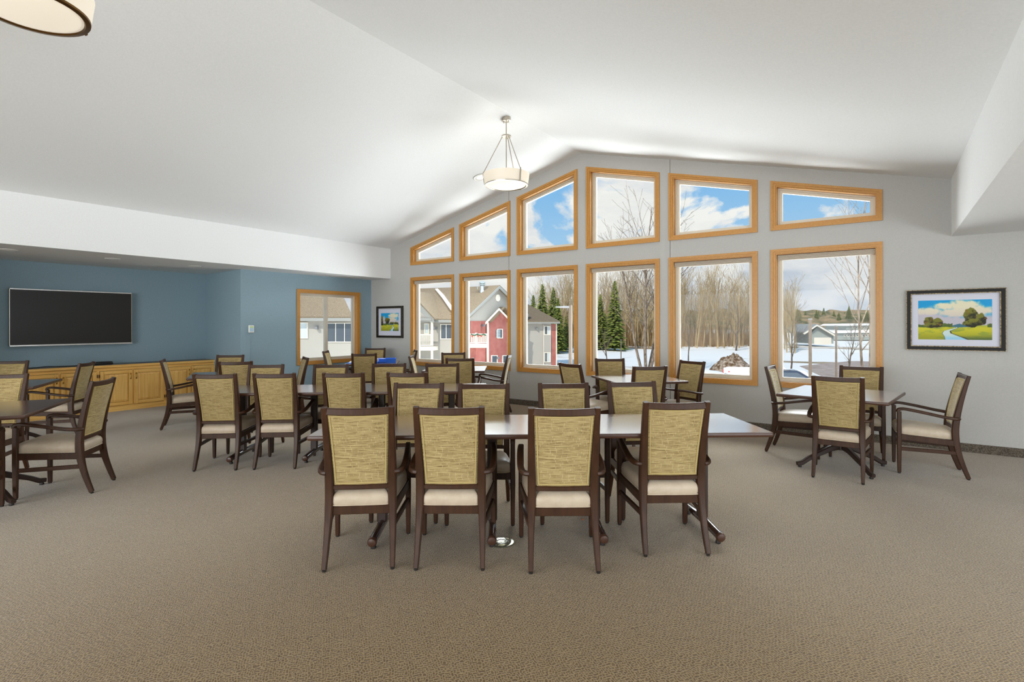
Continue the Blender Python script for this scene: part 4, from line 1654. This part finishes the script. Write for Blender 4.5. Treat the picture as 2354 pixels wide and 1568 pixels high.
# bay gable roof and cream corner trims
rf = G()
a_, b_, c_ = FBAY.p(1117, 741), FBAY.p(1148, 708.5), FBAY.p(1172, 733)
for p_, q_ in ((a_, b_), (b_, c_)):
    rf.prism([p_ + FBAY.n * .75, q_ + FBAY.n * .75, q_ - FBAY.n * .7, p_ - FBAY.n * .7], (0, 0, .12))
rf.obj('bay_roof', M_shing, apt, 0)
rk = G()
for (x0, y0), (x1, y1) in (((1117, 741), (1148, 708.5)), ((1148, 708.5), (1172, 733))):
    FBAY.slab(rk, [(x0, y0), (x1, y1), (x1, y1 + 4.5), (x0, y0 + 4.5)], .72, .80)
rk.obj('rake_board', M_htrim, apt, 0)
for x0, x1 in ((1120.5, 1123.8), (1166.8, 1169)):
    q = G()
    FBAY.rect(q, x0, 741, x1, BOT, .2, .32)
    q.obj('corner_board', M_htrim, apt, 0)
# main roof: slope over the long side and the slope running behind the gable
ridge_dir = -FG.n * 1.0
pk = FG.p(1149, 659, .5)
ev = FG.p(1079, 726, .5)
rt = FG.p(1216, 724, .5)
back = (-RGT0 * .80 + FWD * .60).normalized() * 13
rf = G()
rf.prism([ev, pk, pk + back, ev + back], (0, 0, .16))
rf.prism([rt, rt + back, pk + back, pk], (0, 0, .16))
rf.obj('roof', M_shing, apt, 0)
rk = G()
for (x0, y0), (x1, y1) in (((1079, 726), (1149, 659)), ((1149, 659), (1216, 724))):
    FG.slab(rk, [(x0, y0 - 2), (x1, y1 - 2), (x1, y1 + 4.5), (x0, y0 + 4.5)], .46, .56)
rk.obj('rake_board', M_fas, apt, 0)
rf = G()
e0, e1 = FL.p(930, 737, .6), FL.p(1074, 737, .6)
r0, r1 = FL.p(930, 667, -5.0), FL.p(1150, 667, -5.0)
up_z = zat(667, (r0.dot(FWD)))
r0.z = r1.z = up_z
rf.prism([e0, e1, r1, r0], (0, 0, .16))
rf.obj('roof_slope', M_shing, apt, 0)
q = G()
FL.rect(q, 930, 735.5, 1074, 741, .5, .62)
q.obj('gutter', M_fas, apt, 0)
# snow lying in the roof valley
sn = G()


def on_roof(px, py, lift=.2):
    nrm = (e1 - e0).cross(r0 - e0).normalized()
    nrm = nrm if nrm.z > 0 else -nrm
    return hit(px, py, e0, nrm) + nrm * lift


nrm_r = (e1 - e0).cross(r0 - e0).normalized()
sn.prism([on_roof(1002, 670), on_roof(1008, 669.5), on_roof(1022, 684), on_roof(1031, 697), on_roof(1042, 712), on_roof(1044, 725), on_roof(1036, 716), on_roof(1018, 690)], nrm_r * (.12 if nrm_r.z > 0 else -.12))
sn.obj('valley_snow', M_clean, apt, 0)
pv = on_roof(992.5, 688, .16)
q = G()
q.tube([pv, pv + V((0, 0, .42))], .05, 10)
q.obj('vent_pipe', M_htrim, apt)
# chimney vent on the gabled roof
cv = hit(1108.5, 673, pk, (pk - ev).cross(back).normalized())
q = G()
q.lathe([(.25, -.6), (.25, .2), (.19, .28), (.19, .72), (.17, .76)], cv, 20)
q = q.obj('chimney_flue', M_vent, apt, 40)
k_ = G()
k_.lathe([(.22, .74), (.34, .78), (.34, .82), (.22, .85), (.22, .92), (.33, .96), (.32, 1.04), (.14, 1.14)], cv, 20)
k_.obj('chimney_cap', M_vent, q, 40)
q = G()
c_ = hit(1098, 668, pk, (pk - ev).cross(back).normalized())
q.tube([c_, c_ + V((0, 0, .45))], .05, 8)
q.obj('vent_pipe', M_vent, apt)
# round gable vent
q = G()
cen = FG.p(1143.5, 685, .0)
ring, ring2 = [], []
for k in range(24):
    a = 2 * math.pi * k / 24
    ring.append(cen + FG.t * math.cos(a) * .36 + V((0, 0, math.sin(a) * .36)))
q.prism(ring, FG.n * .08)
q.obj('gable_vent', M_htrim, apt, 40)
# balcony by the red recess
bal = G()
FG.rect(bal, 1082, 790.5, 1121, 799.5, .3, 1.5)
bal = bal.obj('balcony_deck', M_htrim, apt, 0)
q = G()
FG.rect(q, 1082, 767, 1121, 769.2, 1.38, 1.5)
FG.rect(q, 1082, 787, 1121, 789, 1.40, 1.48)
q.obj('balcony_rail', M_htrim, bal, 0)
q = G()
for k in range(18):
    xx = 1083.5 + 37 * k / 17
    FG.rect(q, xx - .35, 769, xx + .35, 788, 1.42, 1.46)
q.obj('baluster', M_htrim, bal, 0)['kind'] = 'stuff'
q = G()
FG.rect(q, 1094.4, 765, 1097.2, 790, 1.38, 1.52)
q.obj('newel_post', M_htrim, bal, 0)
gar = G()
gp = []
for k in range(25):
    t = k / 24
    gp.append(FG.p(1083 + 34 * t, 768.2 + 2.6 * abs(math.sin(t * 7.5)), 1.56))
gar.tube(gp, [.05 + .02 * (k % 2) for k in range(25)], 7)
gar.obj('garland', M_garl, bal)
for xx, yy in ((1085.5, 773), (1099, 772.5), (1106.5, 772.5)):
    q = G()
    c_ = FG.p(xx, yy, 1.6)
    q.lathe([(.02, .10), (.07, .05), (.08, -.03), (.03, -.09)], c_, 8)
    q.obj('bow', M_bow, bal)
# louvre window and ground-floor windows of the bay
f = house_window(apt, FBAY, 1139, 756, 1152, 778, 1)
lou = G()
for k in range(7):
    yy = 759 + 2.6 * k
    FBAY.rect(lou, 1140.8, yy, 1150.4, yy + 1.3, .3, .36)
for c in f.children:
    c.data.transform(Matrix.Translation(FBAY.n * .25))
f.data.transform(Matrix.Translation(FBAY.n * .25))
lou.obj('louvre_slat', M_hblind, f, 0)['kind'] = 'stuff'
for x0, x1 in ((1125.5, 1140), (1151, 1166)):
    f = house_window(apt, FBAY, x0, 816.5, x1, 842, 1)
    f.data.transform(Matrix.Translation(FBAY.n * .25))
    for c in f.children:
        c.data.transform(Matrix.Translation(FBAY.n * .25))
for (xx, yy, F_) in ((1114, 748, FG), (1146, 823, FBAY), (999, 755, FL)):
    q = G()
    F_.rect(q, xx - 2, yy - 2.5, xx + 2, yy + 2.5, .1, .45)
    q.obj('wall_lamp', M_head, apt, 0)
# long side: window, porch balcony with its small gable
house_window(apt, FL, 1012, 745, 1039, 780, 2)
pg = G()
FL.slab(pg, [(940, 672), (997, 733), (997, 741), (990, 741), (940, 690)], .9, 1.05)
FL.rect(pg, 940, 731, 992, 737, 1.0, 1.1)
pg.obj('porch_gable', M_fas, apt, 0)
pg = G()
FL.slab(pg, [(940, 690), (990, 741), (940, 741)], .8, .9)
pg.obj('porch_gable_wall', M_siding, apt, 0)
pr = G()
q0, q1 = FL.p(940, 671, 1.25), FL.p(999, 735, 1.25)
pr.prism([q0, q1, q1 - FL.n * 4.5, q0 - FL.n * 4.5], (0, 0, .14))
pr.obj('porch_roof', M_shing, apt, 0)
for y0 in (737, 806):
    q = G()
    FL.rect(q, 990.5, y0, 994, 795 if y0 < 760 else BOT, .85, 1.0)
    q.obj('porch_post', M_htrim, apt, 0)
bd = G()
FL.rect(bd, 945, 797, 995, 806, 0, 1.0)
bd = bd.obj('balcony_deck', M_htrim, apt, 0)
q = G()
FL.rect(q, 945, 768.5, 991, 770.5, .86, .98)
FL.rect(q, 945, 793, 991, 795, .88, .96)
q.obj('balcony_rail', M_htrim, bd, 0)
q = G()
for k in range(16):
    xx = 950 + 39 * k / 15
    FL.rect(q, xx - .4, 770, xx + .4, 794, .9, .94)
q.obj('baluster', M_htrim, bd, 0)['kind'] = 'stuff'
house_window(apt, FL, 975, 743, 986, 768, 1, (0,))
# hipped wing
wl = G()
FW_.rect(wl, 1205, 740, 1267, BOT, -.4, 0)
wl.obj('wing_wall', M_siding, apt, 0)
wl = G()
FW_.rect(wl, 1267, 745, 1279, BOT, -.42, -.02)
wl.obj('wing_end_wall', M_red, apt, 0)
q = G()
FW_.rect(q, 1278, 745, 1280.5, BOT, -.42, .03)
q.obj('corner_board', M_htrim, apt, 0)
rf = G()
w0, w1 = FW_.p(1150, 741.5, .7), FW_.p(1287, 741.5, .7)
t0, t1 = FW_.p(1150, 690, -3.4), FW_.p(1190, 690, -3.4)
e_b = FW_.p(1287, 741.5, -7)
rf.prism([w0, w1, t1, t0], (0, 0, .16))
rf.prism([w1, e_b, t1], (0, 0, .16))
rf.obj('hip_roof', M_shing, apt, 0)
q = G()
FW_.rect(q, 1150, 740.5, 1288, 744, .6, .72)
q.obj('gutter', M_fas, apt, 0)
house_window(apt, FW_, 1251, 749, 1266, 770, 2, (1,))
house_window(apt, FW_, 1251, 810, 1266, 833, 2, (1,))
q = G()
FW_.rect(q, 1249, 770, 1267, 810, .02, .1)
q.obj('spandrel', M_siding, apt, 0)
q = G()
FW_.rect(q, 1249.4, 746, 1250.6, BOT, .05, .15)
q.obj('downspout', M_htrim, apt, 0)
q = G()
FW_.rect(q, 1233, 754, 1236, 758, 0, .3)
q.obj('wall_lamp', M_head, apt, 0)

# grey house seen through the slider in the blue wall
apt = thing('grey_house', 'grey sided house with brown shingle roof outside the sliding window', 'building', at(750, 40, GZ))
apt_inv = Matrix.Translation(-apt.location)
FH = Face(750, 40, 1, -.04)
wl = G()
FH.rect(wl, 640, 733, 815, 880, -.3, 0)
wl.obj('wall', M_siding, apt, 0)
rf = G()
e0, e1 = FH.p(630, 733, .6), FH.p(811, 733, .6)
r0, r1 = FH.p(630, 640, -4.2), FH.p(768, 640, -4.2)
rf.prism([e0, e1, r1, r0], (0, 0, .16))
rf.prism([e1, FH.p(811, 733, -9), r1], (0, 0, .16))
rf.obj('roof', M_shing, apt, 0)
q = G()
FH.rect(q, 630, 731, 813, 738, .5, .62)
q.obj('gutter', M_fas, apt, 0)
house_window(apt, FH, 680, 741, 707, 778, 1, (0,))
house_window(apt, FH, 751, 742, 812, 787, 3)
q = G()
FH.rect(q, 723.5, 751, 729, 757.5, 0, .3)
q.obj('wall_lamp', M_head, apt, 0)
link = _link0


# ---------------------------------------------------------------- lamp post, poles, far buildings, cars
lp = thing('lamp_post', 'tan square lamp post with grey arm outside the third tall window', 'lamp post', at(1311.5, 30, GZ))
ztop = zat(702, 30) - GZ
G().sweep([(0, 0, 0), (0, 0, ztop)], (.17, .17), (0, 1, 0), .1).obj('pole', M_post, lp)
ar = G()
q0 = V((0, 0, ztop - .10))
ar.sweep([q0 - RGT0 * .08, q0 - RGT0 * .38], (.10, .12), (0, 0, 1), .1)
ar.obj('arm', M_head, lp)
q = G()
q.sweep([q0 - RGT0 * .36, q0 - RGT0 * .46, q0 - RGT0 * .86], [(.14, .12), (.22, .09), (.24, .06)], (0, 0, 1), .2)
q.obj('lamp_head', M_head, lp)
for px, d, y, r, lab in ((1862.5, 30, 735, .095, 'thick tan wooden pole before the low building'), (1922, 34, 751, .07, 'thin tan pole beside the chair at the last tall window'), (1427.5, 70, 782, .07, 'short grey post standing in the snow field')):
    p_ = thing('pole', lab, 'pole', at(px, d, GZ))
    G().tube([(0, 0, 0), (0, 0, zat(y, d) - GZ)], [r, r * .85], 10).obj('shaft', M_post, p_)
    G().lathe([(r * 1.2, zat(y, d) - GZ - .03), (r * 1.1, zat(y, d) - GZ + .04)], n=10).obj('cap', M_head, p_)


def at_local(o, gg, name, m, parent, sm=0):
    me = gg.mesh(name, m, sm)
    me.transform(Matrix.Translation(-o.location))
    return link(name, me, parent)


# garage-like building with a gable and a long low one
ga = thing('garage_building', 'pale green gabled garage with white doors beyond the thick pole', 'building', at(1885, 92, GZ))
FA = Face(1885, 92, 1, .05)
q = G()
FA.slab(q, [(1866, 790), (1866, 765), (1879, 751), (1916, 771), (1916, 790)], -5, 0)
at_local(ga, q, 'wall', M_gsid, ga)
q = G()
a_, b_, c_ = FA.p(1853, 766, .6), FA.p(1879, 748, .6), FA.p(1921, 772, .6)
for x, y in ((a_, b_), (b_, c_)):
    q.prism([x, y, y - FA.n * 8, x - FA.n * 8], (0, 0, .25))
at_local(ga, q, 'roof', M_fas, ga)
q = G()
FA.slab(q, [(1848, 767), (1879, 746.5), (1879, 749.5), (1850, 769)], .5, .8)
FA.slab(q, [(1879, 746.5), (1922, 771), (1920, 773.5), (1879, 749.5)], .5, .8)
at_local(ga, q, 'rake_board', M_htrim, ga)
q = G()
FA.rect(q, 1872, 776, 1911, 792, .02, .15)
at_local(ga, q, 'garage_door', M_htrim, ga)
lb = thing('low_building', 'long low grey building with a row of small windows beyond the garage', 'building', at(1965, 125, GZ))
FB_ = Face(1965, 125, 1, .05)
q = G()
FB_.rect(q, 1918, 765, 2060, 782, -8, 0)
FB_.rect(q, 1945, 748, 2060, 758, -9, -1.2)
at_local(lb, q, 'wall', M_gsid, lb)
q = G()
FB_.slab(q, [(1914, 766), (1920, 760), (2062, 757), (2062, 764)], -9, .6)
FB_.slab(q, [(1942, 749), (1950, 744.5), (2062, 743), (2062, 747.5)], -10, -.6)
at_local(lb, q, 'snowy_roof', M_clean, lb)
for k in range(6):
    q = G()
    x0 = 1960 + 7.2 * k
    FB_.rect(q, x0, 750.5, x0 + 4, 755, -1.2, -1.0)
    f = at_local(lb, q, 'window_frame', M_htrim, lb)
    q = G()
    FB_.rect(q, x0 + .8, 751.4, x0 + 3.2, 754.2, -1.0, -.95)
    at_local(lb, q, 'pane', M_hglass, f)
for k in range(9):
    q = G()
    x0 = 1941 + 7 * k
    FB_.rect(q, x0, 768, x0 + 4.2, 774, 0, .15)
    f = at_local(lb, q, 'window_frame', M_htrim, lb)
    q = G()
    FB_.rect(q, x0 + .8, 769.2, x0 + 3.4, 772.8, .15, .2)
    at_local(lb, q, 'pane', M_hglass, f)


def car(px, d, ang, paint, label, pickup=False):
    root = thing('pickup_truck' if pickup else 'car', label, 'truck' if pickup else 'car', at(px, d, GZ + .07), 0)
    root.rotation_euler = (0, 0, YAW + R(ang))
    if pickup:
        body = [(-2.8, .55), (2.7, .55), (2.75, 1.0), (2.6, 1.12), (1.25, 1.2), (-2.75, 1.2), (-2.8, 1.1)]
        cab = [(-.75, 1.2), (1.3, 1.2), (.75, 1.85), (-.62, 1.87)]
        wh = (-1.75, 1.75)
    else:
        body = [(-2.2, .4), (2.25, .4), (2.3, .7), (2.1, .84), (1.1, .95), (-1.7, 1.0), (-2.15, .95), (-2.25, .7)]
        cab = [(-1.65, .98), (1.15, .94), (.45, 1.42), (-.95, 1.45)]
        wh = (-1.35, 1.4)
    W_ = .92 if pickup else .86
    gg = G()
    gg.prism([(x, -W_, z) for x, z in body], (0, 2 * W_, 0))
    bmesh.ops.bevel(gg.bm, geom=list(gg.bm.edges), offset=.07, segments=2, affect='EDGES')
    gg.obj('body', paint, root, 50)
    gg = G()
    k = .16
    lo = [(cab[0][0], cab[0][1]), (cab[1][0], cab[1][1])]
    a = [V((x, (W_ - .04 - (k if i > 1 else 0)), z)) for i, (x, z) in enumerate(cab)]
    b = [V((p.x, -p.y, p.z)) for p in a]
    vs = [gg.bm.verts.new(p) for p in a + b]
    for f in ((0, 1, 2, 3), (7, 6, 5, 4), (0, 4, 5, 1), (1, 5, 6, 2), (2, 6, 7, 3), (3, 7, 4, 0)):
        gg.bm.faces.new([vs[i] for i in f])
    bmesh.ops.recalc_face_normals(gg.bm, faces=list(gg.bm.faces))
    bmesh.ops.bevel(gg.bm, geom=list(gg.bm.edges), offset=.06, segments=2, affect='EDGES')
    cb_ = gg.obj('cabin', paint, root, 50)
    for s in (-1, 1):
        gg = G()
        c = sum((p for p in a), V()) / 4
        pts = [V((c.x + (p.x - c.x) * .8, s * (p.y + .006), c.z + (p.z - c.z) * .72)) for p in a]
        gg.prism(pts, (0, s * .012, 0))
        gg.obj('side_window', M_hglass, cb_, 0)
    for (i, j, sg) in ((1, 2, 1), (0, 3, -1)):
        gg = G()
        pts = [a[i], b[i], b[j], a[j]]
        c = sum(pts, V()) / 4
        nn_ = V((sg, 0, .6)).normalized()
        gg.prism([c + (p - c) * .8 + nn_ * .012 for p in pts], nn_ * .012)
        gg.obj('windscreen', M_hglass, cb_, 0)
    for x in wh:
        for s in (-1, 1):
            gg = G()
            r = .38 if pickup else .32
            gg.tube([(x, s * (W_ - .2), r - .07 + .0), (x, s * (W_ + .02), r - .07)], r, 20)
            gg.obj('wheel', M_tyre, root)
    for s in (-1, 1):
        x = -2.8 if pickup else -2.25
        G().bx(x - .02, x + .06, s * W_ * .86 - .1, s * W_ * .86 + .1, .78, 1.05, .01).obj('tail_light', M_tail, root)
    if pickup:
        G().bx(-2.6, -.85, -.75, .75, 1.15, 1.26, .04, 2).obj('bed_snow', M_clean, root)
    return root


car(1757, 40, -8, M_carw, 'white pickup truck with snow in its bed in the fifth tall window', True)
car(1692, 34, 172, M_carw, 'white car roof showing just above the fifth window sill')
car(1796, 36, 160, M_card, 'dark blue car parked at the jamb of the last tall window')
